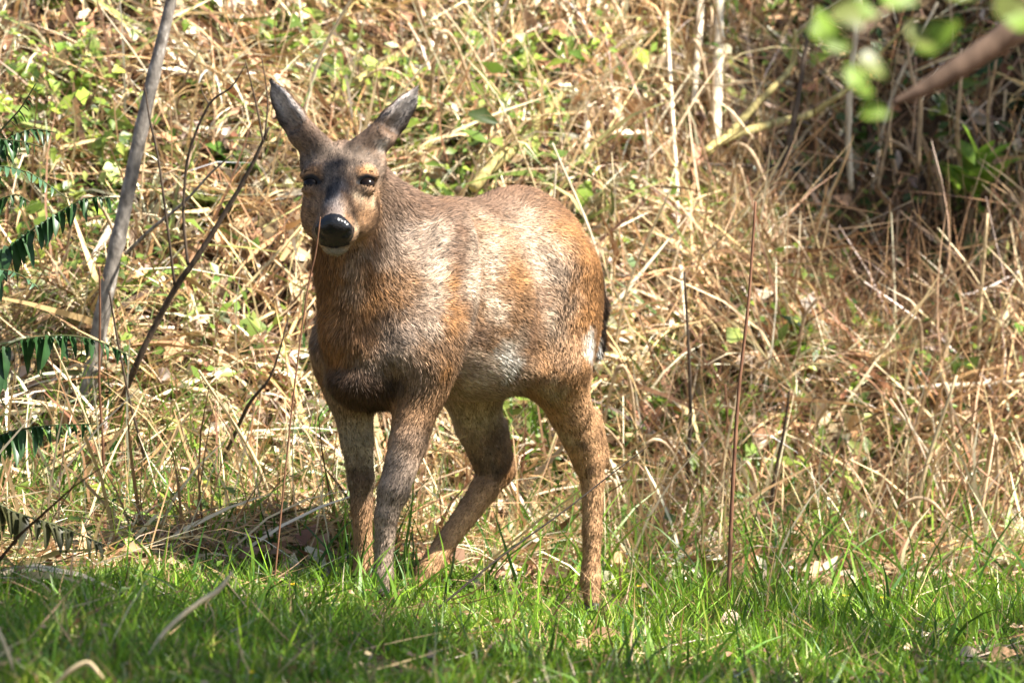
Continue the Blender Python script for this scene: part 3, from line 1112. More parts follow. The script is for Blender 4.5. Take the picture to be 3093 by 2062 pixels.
# coat marks, some painting dapple, lit ridges and shade into the colour
for a in [
    (1500, 590, 90, C_GREY * 1.25, .7), (1600, 640, 70, C_PALE * .75, .6), (1640, 770, 75, C_PALE * .95, .75), (1690, 800, 55, C_PALE, .6),
    (1400, 585, 65, C_DARK * 1.6, .85), (1500, 570, 50, C_DARK * 2, .6), (1290, 605, 60, C_DARK * 1.4, .9), (1345, 640, 55, C_DARK * 1.6, .85), (1380, 720, 40, C_DARK * 2.2, .5),
    (1450, 620, 60, C_PALE * .8, .5), (1500, 750, 60, C_PALE * .85, .55), (1440, 830, 50, C_PALE * .9, .6), (1480, 900, 36, C_PALE * 1.05, .5),
    (1440, 690, 45, C_PALE * .7, .5), (1560, 830, 50, C_RUST * 1.1, .6), (1400, 950, 45, C_RUST * 1.1, .6), (1430, 1030, 45, C_DARK * 1.8, .75),
    (1470, 1000, 30, C_DARK * 1.6, .6), (1390, 900, 35, C_DARK * 2.2, .45), (1420, 1100, 40, C_PALE * .9, .6), (1530, 1080, 42, C_WHITE * .9, .7), (1545, 1130, 35, C_WHITE * .85, .7), (1480, 1140, 40, C_PALE * 1.15, .6), (1480, 800, 42, C_PALE * 1.1, .6), (1450, 870, 36, C_PALE * 1.1, .6), (1510, 940, 36, C_PALE * 1.1, .6), (1430, 760, 30, C_PALE, .5),  # pale moult patches; lower flank whitened to look sunlit
    (1570, 1030, 40, C_PALE * .95, .5), (1440, 1160, 60, C_PALE * 1.1, .6), (1650, 900, 45, C_DARK * 2.6, .5), (1700, 930, 50, C_PALE, .6),
    (1690, 980, 40, C_PALE * .9, .5), (1620, 1000, 50, C_DARK * 2.4, .5), (1750, 650, 60, C_RUST * 1.15, .6), (1790, 780, 60, C_RUST * 1.2, .6),
    (1770, 950, 50, C_RUST * 1.2, .6), (1700, 700, 60, C_RUST * 1.15, .5),
    (1330, 700, 55, C_PALE * .9, .65), (1330, 800, 50, C_PALE * 1.0, .7), (1310, 880, 40, C_PALE * .8, .5), (1385, 820, 24, C_RUST * .8, .7), (1382, 760, 34, C_DARK * 1.7, .8), (1390, 690, 34, C_DARK * 1.7, .8), (1392, 830, 22, C_DARK * 2, .7), (1375, 860, 22, C_RUST * 1.0, .8), (1375, 910, 22, C_RUST, .7),  # pale shoulder ridge and dark band behind it paint light and shade
    (1370, 960, 25, C_RUST * 1.1, .7), (1200, 660, 75, C_GREY * 1.2, .85), (1245, 740, 60, C_GREY * 1.4, .6), (1230, 850, 50, C_BODY * 1.2, .5),
    (1170, 780, 40, C_GREY * 1.5, .6), (1190, 900, 40, C_RUST * 1.0, .5), (1270, 970, 55, C_GREY * 1.1, .6), (1180, 1000, 55, C_GREY * .85, .6), (1315, 980, 30, C_PALE * .9, .5),
    (1090, 1090, 30, C_PALE * .6, .6), (1130, 1110, 30, C_PALE * .7, .6), (1190, 1110, 35, C_PALE * .6, .6), (1130, 1165, 40, C_DARK * .8, .8),  # lit ridge painted on the shoulder point, its shadow painted below
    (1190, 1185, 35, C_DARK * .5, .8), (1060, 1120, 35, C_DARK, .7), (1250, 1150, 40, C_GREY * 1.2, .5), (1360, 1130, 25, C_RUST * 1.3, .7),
    (930, 980, 60, C_DARK * 2.4, .7), (960, 1080, 50, C_DARK * 2.4, .6), (1040, 1000, 55, C_DARK * 2.4, .4), (1000, 860, 50, C_RUST * .7, .6),  # dark chest coat, with shade painted on the right shoulder
    (1090, 880, 35, C_PALE * .6, .4), (1080, 800, 30, C_PALE * .7, .5), (1120, 760, 25, C_PALE * .75, .5),
    (1440, 1260, 60, C_CREAM * .75, .6), (1500, 1340, 45, C_DARK * 1.2, .7), (1530, 1420, 35, C_DARK * .8, .8), (1550, 1440, 22, C_RUST * .6, .7),
    (1470, 1400, 40, C_GREY * .8, .5), (1660, 1200, 40, C_CREAM * .9, .5), (1700, 1330, 30, C_CREAM * .8, .5), (1770, 1350, 14, C_DARK * 1.5, .6), (1790, 1430, 12, C_DARK * 1.5, .6),
    (1075, 1440, 35, C_DARK * 1.3, .7), (1180, 1450, 50, C_GREY * 1.35, .5), (1165, 1600, 60, C_GREY * 1.3, .5),
    # face
    (1030, 450, 60, C_GREY * .55, .8), (1000, 500, 42, C_GREY * .55, .7), (1065, 490, 42, C_GREY * .6, .6), (1018, 545, 26, C_GREY * .7, .7), (1015, 520, 26, C_GREY * .6, .6),
    (1016, 560, 24, np.array([.10, .088, .082]), .9), (1014, 590, 25, np.array([.14, .125, .118]), .95), (1012, 618, 25, np.array([.17, .15, .14]), .95), (980, 568, 19, C_BLACK * 1.6, 1), (980, 592, 15, C_BLACK * 2, 1), (1070, 548, 20, C_DARK * .6, .9), (1055, 580, 16, C_DARK * 1.5, .6),
    (938, 506, 22, C_RUST * 1.2, .6), (1108, 504, 24, C_RUST * 1.2, .6),
    (945, 610, 30, C_BODY * 1.0, .6), (1060, 600, 24, C_BODY * .8, .5), (1110, 620, 32, C_BODY * 1.6, .75), (1095, 690, 24, C_CREAM * .85, .7), (965, 640, 14, C_BODY * 1.1, .6), (1065, 655, 16, C_BODY * 1.2, .6),
    (1085, 720, 18, C_BODY * .6, .6), (918, 600, 20, C_BODY * .9, .5), (1135, 600, 20, C_CREAM * .75, .5), (1163, 452, 16, C_WHITE, .8), (1095, 590, 16, C_CREAM * .75, .5),
]:
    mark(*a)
bq_ = (BV - DO) @ BODYB.T * np.array([.35, 1, .8])
tick = .5 * fbm(bq_, 105, 501, 2) + .5 * fbm(BV, 120, 507, 2)
stk = fbm(bq_, 38, 521, 2)
CC = CC * (1 + .7 * (stk - .5) * bodyw)[:, None]
CC = CC * (1 + .9 * (tick - .5) * (.9 + .5 * bodyw))[:, None]
dors = sstep(.80, .86, BV[:, 2] + .04 * (m2 - .5)) * bodyw * .75
CC = CC * (1 - dors[:, None]) + (C_DARK * 2.0 * (.7 + .6 * m2)[:, None]) * dors[:, None]
hq_ = (BV - H0) @ HEADB.T * np.array([1, .35, 1])
face_t = .6 * fbm(hq_, 150, 531, 2) + .4 * fbm(hq_, 60, 537, 2)
CC = CC * np.clip(1 + 2.6 * (face_t - .5) * headw, .3, 2)[:, None]
legw = (1 - headw) * sstep(.50, .42, BV[:, 2])
leg_t = .6 * fbm(BV * np.array([1, 1, .28]), 150, 541, 2) + .4 * fbm(BV, 45, 545, 2)
CC = CC * np.clip(1.12 + 1.3 * (leg_t - .5) * legw, .3, 2)[:, None]
LN = LN * (1 + .35 * legw)
# tail: black above, white fringe
tl = (BV[:, 2] < .80) & (bpx > 1755) & (bz > 12.25) & (bpy_ > 860) & (bpy_ < 1090)
fr_ = sstep(1818, 1806, bpx + .10 * (1040 - bpy_)) * sstep(975, 1005, bpy_)
CC[tl] = CC[tl] * (1 - fr_[tl, None]) + C_WHITE * 1.15 * fr_[tl, None]
# mouth line and chin
hp = (BV - H0) @ HEADB.T
near = (np.abs(hp[:, 0]) < .05) & (hp[:, 1] > .12)
ml = near & (hp[:, 1] > .20) & (np.abs(hp[:, 2] + .0655) < .0045) & (np.abs(hp[:, 0]) < .03)
CC[ml] = C_BLACK
chw = near * sstep(-.070, -.074, hp[:, 2]) * sstep(-.112, -.10, hp[:, 2]) * sstep(.192, .212, hp[:, 1]) * sstep(.024, .013, np.abs(hp[:, 0]))
CC = CC * (1 - chw[:, None]) + np.array([.22, .19, .135]) * chw[:, None]
nosep = (np.abs(hp[:, 0] / .040) ** 2.5 + np.abs((hp[:, 2] + .033) / .034) ** 2.5 < 1) & (hp[:, 1] > .214)
CC[nosep] = C_BLACK
LN[nosep | ml] = 0
# dark skin about the eyes, ear rims and linings
for s in (1, -1):
    e = np.sqrt(((hp[:, 0] - s * .057) / .024) ** 2 + ((hp[:, 1] - .0985) / .0145) ** 2 + ((hp[:, 2] + .012) / .024) ** 2)
    w = sstep(1.15, .8, e)[:, None]
    CC = CC * (1 - w) + C_BLACK * 1.5 * w
    LN = np.where(e < .9, 0, LN)
for (a, b_, c_, face, axis, s) in EARS:
    q = BV - a
    al = q @ axis / np.linalg.norm(c_ - a)
    lat = q @ np.cross(axis, face)
    isear = (np.abs(q @ face) < .05) & (al > .18) & (al < 1.1) & (np.abs(lat) < .05)
    sgn_out = np.sign(np.cross(axis, face) @ np.array([s * .75, 0, -.6]))
    lo_ = lat * sgn_out
    inside = isear * sstep(-.1, .45, BN @ face) * sstep(-.05, .7, al + .5 * (fbm(BV, 55, 211, 2) - .5))
    tex = (.55 + .9 * fbm(BV, 75, 201, 2))[:, None]
    CC = CC * (1 - inside[:, None]) + np.array([.42, .375, .345]) * tex * inside[:, None]
    dk = isear * sstep(.008, .022, lo_ + .006 * (fbm(BV, 60, 205, 2) - .5)) * sstep(.05, .3, al) * .9
    dk = np.maximum(dk, isear * sstep(.82, 1.0, al) * .75)
    CC = CC * (1 - dk[:, None]) + C_DARK * .42 * dk[:, None]
    LN = np.where(isear, .010, LN)

mark(1800, 1045, 26, C_WHITE * 1.1, 1)
mark(1800, 1010, 18, C_WHITE, .9)
mark(1800, 1080, 16, C_WHITE, .9)
root_d = FEET['hind_left'] * .5 + FEET['front_right'] * .5
deer = empty('deer', (root_d[0], root_d[1], min(f[2] for f in _f)), 'brown black-tailed doe standing in grass, head turned to look straight out', 'deer')
M_HIDE = mat_attr('hide', .7, .2, noise=.18, nscale=220)
M_FUR = mat_attr('fur', .55, .16, fn=True)
M_NOSE = mat_plain('wet nose', (.008, .008, .009), .27, .42, .0)
nn_t = M_NOSE.node_tree
vo = nn_t.nodes.new('ShaderNodeTexVoronoi')
vo.inputs['Scale'].default_value = 260
gg = nn_t.nodes.new('ShaderNodeNewGeometry')
bb = nn_t.nodes.new('ShaderNodeBump')
bb.inputs['Strength'].default_value = .22
bb.inputs['Distance'].default_value = .003
nn_t.links.new(gg.outputs['Position'], vo.inputs['Vector'])
nn_t.links.new(vo.outputs['Distance'], bb.inputs['Height'])
nn_t.links.new(bb.outputs[0], nn_t.nodes['Principled BSDF'].inputs['Normal'])
fn_nose = nosep[BQ].all(1)
bq = BQ[~fn_nose]
body = obj('body', BV, bq, M_HIDE, deer, col=CC)
uq, inv = np.unique(BQ[fn_nose], return_inverse=True)
# the moist nose leather, pebbled
nv = BV[uq] + BN[uq] * (.0022 * (vnoise(BV[uq], 300, 7) - .4))[:, None]
obj('nose', nv, inv.reshape(-1, 4), M_NOSE, deer)

# fur: one tapering sliver for each lock, combed with the coat
tri = np.vstack([BQ[:, [0, 1, 2]], BQ[:, [0, 2, 3]]])
A = .5 * np.linalg.norm(np.cross(BV[tri[:, 1]] - BV[tri[:, 0]], BV[tri[:, 2]] - BV[tri[:, 0]]), axis=1)
hw = headw[tri[:, 0]]
dens = A * (1 + .5 * hw) * (LN[tri].min(1) > .001)
NF = 380000
ti = rng.choice(len(tri), NF, p=dens / dens.sum())
u1, u2 = rng.random(NF), rng.random(NF)
sw = u1 + u2 > 1
u1[sw], u2[sw] = 1 - u1[sw], 1 - u2[sw]
bw = np.stack([1 - u1 - u2, u1, u2], -1)


def bary(Aarr):
    return sum(Aarr[tri[ti, k]] * bw[:, k, None] if Aarr.ndim == 2 else Aarr[tri[ti, k]] * bw[:, k] for k in range(3))


fp, fnn, fc, fcol, fl_ = bary(BV), nrm(bary(BN)), bary(CB), bary(CC), bary(LN)
fl_ = np.maximum(fl_ * .85, np.where(fl_ > .003, .0075, fl_))
swirl = (np.stack([fbm(fp, 14, 301, 2), fbm(fp, 14, 305, 2), fbm(fp, 14, 309, 2)], -1) - .5) * 1.5
fc = fc + swirl * np.minimum(fl_ / .012, 1)[:, None]
tang = nrm(fc - fnn * (fc * fnn).sum(1)[:, None] + .12 * rng.normal(size=(NF, 3)))
lift = .20 + .40 * rng.random(NF) * (.4 + vnoise(fp, 30, 320))
hd = nrm(tang + fnn * lift[:, None])
hl_ = fl_ * rng.uniform(.6, 1.35, NF)
hwid = np.where(fl_ > .009, .0021, .0022) * rng.uniform(.6, 1.3, NF)
sd = nrm(np.cross(hd, fnn))
p0 = fp - fnn * .001
FV = np.stack([p0 - sd * (hwid / 2)[:, None], p0 + sd * (hwid / 2)[:, None], p0 + hd * hl_[:, None] - fnn * (hl_ * .10)[:, None]], 1).reshape(-1, 3)
FF = np.arange(NF * 3).reshape(-1, 3)
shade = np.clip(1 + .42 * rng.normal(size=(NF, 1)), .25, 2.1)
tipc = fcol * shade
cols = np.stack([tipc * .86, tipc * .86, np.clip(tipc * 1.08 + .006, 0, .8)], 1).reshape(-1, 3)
nf = nrm(fnn * 1.0 + hd * .35 + .38 * rng.normal(size=(NF, 3)))
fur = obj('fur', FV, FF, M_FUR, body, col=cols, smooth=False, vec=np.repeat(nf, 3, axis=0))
tag(fur, kind='stuff')

# eyes with lid and lashes
M_EYE = mat_plain('eye', (.010, .006, .004), .22, .18, .0)
M_LASH = mat_plain('lash', (.010, .008, .007), .6, .3)


def sphere(c, R, B=None, rad=(1, 1, 1), nu=14, nv_=9):
    th = np.linspace(0, np.pi, nv_ + 1)[1:-1]
    ph = np.arange(nu) / nu * 2 * np.pi
    T, Pp = np.meshgrid(th, ph, indexing='ij')
    v = np.stack([np.sin(T) * np.cos(Pp), np.sin(T) * np.sin(Pp), np.cos(T)], -1).reshape(-1, 3)
    v = np.vstack([v, [[0, 0, 1], [0, 0, -1]]]) * np.array(rad) * R
    if B is not None:
        v = v @ B
    i = np.arange(nv_ - 2)[:, None] * nu
    j = np.arange(nu)[None, :]
    k = (j + 1) % nu
    F4 = np.stack([i + j, i + nu + j, i + nu + k, i + k], -1).reshape(-1, 4)
    t = len(v)
    j = np.arange(nu)
    k = (j + 1) % nu
    F3 = np.vstack([np.stack([np.full(nu, t - 2), j, k], -1), np.stack([np.full(nu, t - 1), (nv_ - 2) * nu + k, (nv_ - 2) * nu + j], -1)])
    return v + c, [F4, F3]


for s in (-1, 1):
    c = HD(s * .0560, .0930, -.0185)
    v, f = sphere(c, .0160, HEADB, (1, 1.05, .92), 18, 12)
    e = obj('eye', v, f, M_EYE, deer)
    # lashes along the upper lid
    tl_ = np.linspace(-.9, 1.0, 16)
    rr = np.array([HD(s * (.058 + .008 * t), .080 + .006 * t * t, .003 - .006 * t * t) for t in tl_])
    dr = nrm(np.array([HR * s * .8 + HN * .35 + HF * (.5 * t + .25) for t in tl_]))
    v, f, _, _ = ribbons(rr - dr * .003, dr, .013, .0016, np.tile(HN * .003, (16, 1)), 2)
    obj('eyelash', v, f, M_LASH, e, smooth=False)

# hooves: two toes each
M_HOOF = mat_plain('hoof', (.035, .028, .022), .45, .4)
for nm, last in (('front_left', fl), ('front_right', fr), ('hind_left', hl), ('hind_right', hr)):
    ft = FEET[nm]
    a = last[-1]
    fw = nrm(np.array([DF[0], DF[1], 0]) + np.array([0, -.25, 0]))
    sdv = np.array([-fw[1], fw[0], 0])
    for s in (-1, 1):
        c = np.array([ft[0], ft[1], ft[2]]) + sdv * s * .0105 + fw * .012
        prof = [(a + sdv * s * .006 - (a - c) * .05, .0135), (a * .45 + c * .55 + sdv * s * .001, .015), (c + UPZ * .012, .0165), (c + UPZ * .004 + fw * .006, .015)]
        v, f = tube([q[0] for q in prof], [q[1] for q in prof], 10, 4)
        z0 = ft[2] - .006
        v[:, 2] = np.maximum(v[:, 2], z0)
        obj('hoof', v, f, M_HOOF, deer)

# ------------------------------------------------------------------ woody stems, plants and the rest
M_GREYBARK = mat_bark('grey bark', (.11, .095, .08), (.27, .24, .205), (.50, .46, .41), 70, stretch=.6, bump=.7)
M_DARKTWIG = mat_bark('dark twig', (.035, .025, .018), (.09, .065, .045), None, 90)
M_REDTWIG = mat_bark('red brown twig', (.10, .045, .025), (.20, .10, .055), None, 90)
M_PALEWOOD = mat_bark('bleached wood', (.50, .41, .27), (.72, .63, .47), (.80, .74, .60), 60)
M_LICHEN = mat_bark('lichened branch', (.20, .15, .06), (.44, .38, .15), (.56, .52, .26), 70)
M_BROWNBARK = mat_bark('brown bark', (.07, .045, .03), (.19, .125, .085), (.27, .2, .15), 30)
M_CANE = mat_bark('bramble cane', (.28, .19, .11), (.56, .42, .27), None, 80)
M_FERN = mat_leaf('fern leaf', (.030, .082, .022), .3, .35)
M_FERNB = mat_leaf('fern leaf pale', (.07, .15, .075), .3, .35)
M_LIME = mat_leaf('young leaf', (.22, .36, .045), .5, .4)
M_GREEN = mat_leaf('mid green leaf', (.10, .20, .03), .4, .4)
M_IVY = mat_leaf('dark leaf', (.03, .085, .02), .25, .3)
M_OLIVE = mat_leaf('olive leaf', (.17, .20, .05), .4, .4)
M_DEADLEAF = mat_leaf('dead leaf', (.34, .20, .11), .15, .7)
M_PALELEAF = mat_leaf('bleached leaf', (.52, .38, .26), .2, .7)
M_YELLOW = mat_leaf('petal', (.80, .55, .02), .3, .4, .1)
M_STALK = mat_leaf('dry stalk', (.58, .45, .26), .1, .5)
M_STONE = mat_bark('stone', (.30, .24, .17), (.48, .41, .30), None, 25, stretch=1)


def PX(*a):
    """photograph pixels with a depth -> points"""
    return [P(*q) for q in a]


def rpx(w, Y=0):
    """radius for a width in photograph pixels at depth Y"""
    return w / 2 / FPX * (Y + 12)


def woody(name, label, cat, mat, stem, branches=(), group=None, sides=8, rough=.12, seed=0, partname='stem', knots=()):
    """stem / branches: (points, radii). One stem alone is a single mesh thing"""
    base = stem[0][0]
    if not branches:
        V, F = tube(stem[0], stem[1], sides, 6, rough, seed, knots)
        o = obj(name, V, F, mat, base=base)
        return tag(o, label, cat, group)
    t = empty(name, base, label, cat, group)
    V, F = tube(stem[0], stem[1], sides, 6, rough, seed, knots)
    obj(partname, V, F, mat, t)
    for q, (p, r_) in enumerate(branches):
        V, F = tube(p, r_, max(5, sides - 2), 6, rough, seed + q + 1)
        obj('branch', V, F, mat, t)
    return t


def leaf_mesh(name, mat, kind='oval'):
    """unit leaf: x 0..1, folded at the midrib, tip drooping"""
    if kind == 'oval':
        ts = np.array([0, .12, .3, .5, .7, .88, 1]); ws = np.array([.04, .24, .40, .42, .32, .15, .01])
    elif kind == 'lance':
        ts = np.array([0, .1, .3, .55, .8, 1]); ws = np.array([.05, .11, .14, .12, .07, .005])
    elif kind == 'pinna':
        ts = np.array([0, .06, .3, .6, .85, 1]); ws = np.array([.13, .16, .145, .115, .065, .004])
    elif kind == 'strap':
        ts = np.array([0, .2, .45, .7, .9, 1]); ws = np.array([.06, .12, .20, .17, .08, .01])
    elif kind == 'heart':
        ts = np.array([-.06, .05, .25, .5, .75, 1]); ws = np.array([.22, .42, .48, .38, .2, .01])
    V, F = [], []
    for t, w in zip(ts, ws):
        z = -.22 * t * t
        V += [(t, -w, z + .25 * w), (t, 0, z), (t, w, z + .25 * w)]
    for q in range(len(ts) - 1):
        a = q * 3
        F += [(a, a + 1, a + 4, a + 3), (a + 1, a + 2, a + 5, a + 4)]
    return mesh_np(name, np.array(V), np.array(F), mat, smooth=True)


# --- grey sapling leaning behind the fern
b = hit(246, 1290)
Ys = b[1]
pts = [b - np.array([-.01, 0, .06])] + PX((262, 1215, Ys), (318, 905, Ys - .02), (374, 640, Ys - .03), (440, 330, Ys - .04), (515, 10, Ys - .05), (600, -420, Ys - .06), (690, -900, Ys - .04))
woody('sapling', 'slim grey-barked sapling leaning right, standing behind the fern', 'sapling', M_GREYBARK,
      (pts, [rpx(70), rpx(58), rpx(50), rpx(48), rpx(43), rpx(36), rpx(26), rpx(10)]),
      [(PX((382, 765, Ys - .03), (460, 690, Ys - .08), (555, 612, Ys - .12), (640, 520, Ys - .16), (700, 470, Ys - .2)), [rpx(14), rpx(11), rpx(9), rpx(7), rpx(3)]),
       (PX((520, 0, Ys - .05), (560, -120, Ys - .12), (640, -260, Ys - .2)), [rpx(16), rpx(12), rpx(5)])],
      sides=14, rough=.06, partname='trunk', knots=((.40, 1.14), (.55, 1.1), (.62, 1.1), (.33, 1.08), (.27, 1.12)))
# --- bare shrub with forked dark stems beside it
b = hit(330, 1260)
Ys = b[1] - .05
pts = [b - np.array([0, 0, .03])] + PX((410, 1105, Ys - .03), (470, 980, Ys - .05), (535, 862, Ys - .08), (600, 770, Ys - .1), (705, 600, Ys - .12), (770, 480, Ys - .14), (812, 385, Ys - .16))
woody('bare_shrub', 'leafless shrub with forked dark stems next to the grey sapling', 'shrub', M_DARKTWIG,
      (pts, [rpx(26), rpx(22), rpx(20), rpx(20), rpx(18), rpx(15), rpx(12), rpx(8)]),
      [(PX((568, 800, Ys - .09), (557, 700, Ys - .1), (555, 600, Ys - .1), (572, 460, Ys - .12), (632, 316, Ys - .15), (700, 262, Ys - .16), (742, 195, Ys - .17)), [rpx(11), rpx(10), rpx(9), rpx(9), rpx(8), rpx(6), rpx(3)]),
       (PX((528, 866, Ys - .08), (508, 700, Ys - .12), (478, 480, Ys - .14), (452, 360, Ys - .15), (438, 265, Ys - .15)), [rpx(10), rpx(9), rpx(8), rpx(7), rpx(4)]),
       (PX((795, 430, Ys - .16), (775, 320, Ys - .17), (740, 180, Ys - .18)), [rpx(7), rpx(6), rpx(3)]),
       (PX((800, 410, Ys - .16), (808, 300, Ys - .17), (790, 170, Ys - .18)), [rpx(6), rpx(5), rpx(3)]),
       (PX((632, 316, Ys - .15), (612, 280, Ys - .15), (608, 262, Ys - .15)), [rpx(5), rpx(4), rpx(2)])], seed=3)

# --- single stems (photograph pixels of foot, then upwards; depth follows the foot)
def stem_on(name, label, cat, mat, px_pts, w0, w1, lean=-.03, dY=0.0, group=None, seed=0, foot=None):
    b = hit(*px_pts[0]) if foot is None else foot
    Y0 = b[1] + dY
    n_ = len(px_pts)
    p = [np.array([b[0], Y0, H(np.array([b[0]]), np.array([Y0]))[0] - .02])] + [P(*q, Y0 + lean * (i_ + 1)) for i_, q in enumerate(px_pts[1:])]
    return woody(name, label, cat, mat, (p, list(np.linspace(rpx(w0, Y0), rpx(w1, Y0), n_))), group=group, seed=seed, sides=7)


stem_on('dead_weed', 'thin straight red-brown stem rising through the fern tips', 'weed', M_REDTWIG, [(300, 1660), (312, 1400), (300, 1150), (302, 950), (300, 805)], 9, 6)
stem_on('dead_weed', 'dark thin stem bending left in front of the bare shrub', 'weed', M_DARKTWIG, [(455, 1640), (442, 1420), (392, 1210), (352, 1010), (330, 880)], 10, 6)
stem_on('dead_weed', 'tall straight red-brown stem standing right of the deer', 'weed', M_REDTWIG, [(2196, 1880), (2212, 1500), (2232, 1180), (2262, 900), (2282, 610)], 14, 8, lean=.02)
stem_on('dead_weed', 'dark twiggy stem leaning on the straw between deer and red-brown stem', 'weed', M_DARKTWIG, [(2066, 1540), (2085, 1280), (2080, 1050), (2066, 820)], 15, 7)
stem_on('dead_weed', 'dark bent stem rising from the grass right of the red-brown stem', 'weed', M_DARKTWIG, [(2306, 1660), (2342, 1430), (2368, 1300), (2384, 1180)], 14, 6)
stem_on('dead_weed', 'short brown seed stem topped by a small green bud', 'weed', M_REDTWIG, [(2222, 1560), (2204, 1380), (2190, 1160)], 9, 7)
stem_on('dead_weed', 'slender curving stem on the straw right of the rump', 'weed', M_CANE, [(2420, 1180), (2412, 1080), (2430, 960), (2470, 900)], 13, 9)


def lying(name, label, cat, mat, px_pts, w, group=None, lift=.02, seed=0, br=()):
    """branch lying on or against the bank: each point set just above the slope at that spot"""
    def pts(a):
        out = []
        for q in a:
            h_ = hit(q[0], q[1])
            d_ = nrm(CAM - h_)
            l_ = lift if len(q) < 3 else q[2]
            out.append(h_ + d_ * (l_ * 2.2 + .07))
        return out
    p = pts(px_pts)
    w = np.broadcast_to(w, (len(p),)) if np.ndim(w) == 0 else w
    bl = [(pts(a), [rpx(x, p[0][1]) for x in ww]) for a, ww in br]
    return woody(name, label, cat, mat, (p, [rpx(x, p[0][1]) for x in w]), bl, group=group, seed=seed, sides=8, rough=.2)


lying('lichen_branch', 'yellow lichened stick slanting down behind the deer\'s back', 'branch', M_LICHEN, [(1700, 285), (1640, 345), (1570, 430), (1500, 490), (1425, 570)], [22, 32, 36, 36, 34], lift=.05)
lying('lichen_branch', 'yellow lichened stick slanting above the deer\'s right ear', 'branch', M_LICHEN, [(1250, 130), (1160, 195), (1060, 255), (985, 310)], [18, 24, 24, 20], lift=.05)
lying('lichen_branch', 'forked yellow-green lichened branch below the dark hollow', 'branch', M_LICHEN, [(2130, 460, .10), (2200, 415, .12), (2330, 375, .14), (2450, 345, .15), (2530, 290, .16)], [30, 28, 26, 24, 14], seed=5,
      br=[([(2190, 420, .12), (2290, 310, .15), (2390, 200, .18), (2400, 90, .2)], [24, 22, 20, 12]), ([(2450, 345, .15), (2560, 270, .17), (2650, 170, .19), (2760, 60, .2)], [16, 15, 13, 9])])
lying('dark_branch', 'dark hanging branch crossing the forked lichened branch', 'branch', M_DARKTWIG, [(2300, 615, .1), (2345, 560, .14), (2375, 460, .18), (2400, 350, .21), (2425, 200, .24), (2455, 20, .26)], [26, 24, 22, 20, 16, 12], seed=6,
      br=[([(2350, 505, .13), (2250, 500, .12), (2140, 497, .11)], [14, 14, 10])])
lying('fallen_branch', 'dark crooked branch lying across the straw at mid height', 'branch', M_DARKTWIG, [(2420, 960), (2560, 945), (2690, 920), (2740, 895), (2900, 880), (3080, 850)], [10, 16, 20, 18, 14, 10], seed=8,
      br=[([(2690, 920), (2720, 870), (2745, 830)], [16, 13, 8])])
lying('bleached_branch', 'straight whitened branch lying level on the bank', 'branch', M_PALEWOOD, [(2740, 1175), (2850, 1165), (2980, 1160), (3150, 1150)], [14, 16, 17, 17], lift=.05)
for q, (a, w) in enumerate([([(2095, 310), (2108, 150), (2118, 0), (2122, -120)], [18, 22, 24, 20]), ([(2160, 430), (2168, 250), (2172, 80), (2176, -100)], [36, 34, 30, 26]),
                            ([(2075, 1010), (2050, 740), (2040, 480), (2022, 200), (2015, 40)], [14, 15, 14, 13, 11])]):
    lying('bleached_stalk', ['bleached broken stalk beside the thick white stalk', 'thick sun-bleached white stalk standing against the bank', 'long pale thin stalk running up the bank right of the rump'][q], 'stalk', M_PALEWOOD, a, w, lift=.07, seed=20 + q)
lying('bleached_stalk', 'pale stalk rising into the dark hollow beside yellow leaves', 'stalk', M_PALEWOOD, [(2570, 570, .06), (2562, 400, .1), (2572, 220, .13), (2590, 40, .16), (2600, -60, .17)], [20, 22, 22, 20, 16], seed=31)
lying('bleached_stalk', 'short pale snapped stalk above the deer\'s rump', 'stalk', M_PALEWOOD, [(1766, 520), (1772, 430), (1775, 370)], [16, 16, 14], lift=.06, seed=32)
lying('bleached_stalk', 'pale broken stalk slanting behind the sapling', 'stalk', M_PALEWOOD, [(265, 810), (320, 710), (378, 600)], [22, 24, 20], lift=.05, seed=33)
lying('bramble_runner', 'long thin pale runner arching off the deer\'s rump', 'runner', M_CANE, [(1800, 690), (1880, 640, .08), (2010, 628, .1), (2140, 640, .08), (2190, 650)], [8, 10, 10, 9, 6], seed=34)
lying('fallen_branch', 'thin dark twig slanting up through the straw right', 'branch', M_DARKTWIG, [(2510, 870), (2600, 810), (2660, 785), (2760, 770)], [7, 10, 9, 6], seed=36)

# --- red twigs in the hollow
for q, (a, w) in enumerate([([(2905, 560, .04), (2892, 400, .1), (2900, 280, .14), (2905, 150, .16)], [12, 14, 13, 10]), ([(2770, 520, .05), (2780, 320, .1), (2755, 230, .13), (2740, 130, .15)], [16, 15, 13, 9]),
                            ([(2650, 570, .05), (2680, 420, .09), (2700, 300, .12)], [12, 11, 8]), ([(2990, 480, .05), (2985, 330, .1), (3010, 180, .14)], [12, 11, 8])]):
    lying('bare_bramble', ['tall straight', 'thick crooked', 'short slanting', 'slender upright'][q] + ' bare reddish bramble in front of the dark hollow', 'bramble', M_CANE, a, w, group='bramble stems in the hollow', seed=40 + q)

# --- dark twig arc in front of the straw, left of the deer
b = hit(585, 1500)
woody('dark_twig', 'dark crooked twig arching up toward the deer\'s chest from the left', 'twig', M_DARKTWIG,
      ([b - np.array([0, 0, .02])] + PX((650, 1435, b[1] - .03), (705, 1320, b[1] - .1), (755, 1215, b[1] - .15), (820, 1130, b[1] - .18), (872, 960, b[1] - .2)), [rpx(16), rpx(17), rpx(13), rpx(11), rpx(8), rpx(4)]), seed=50)
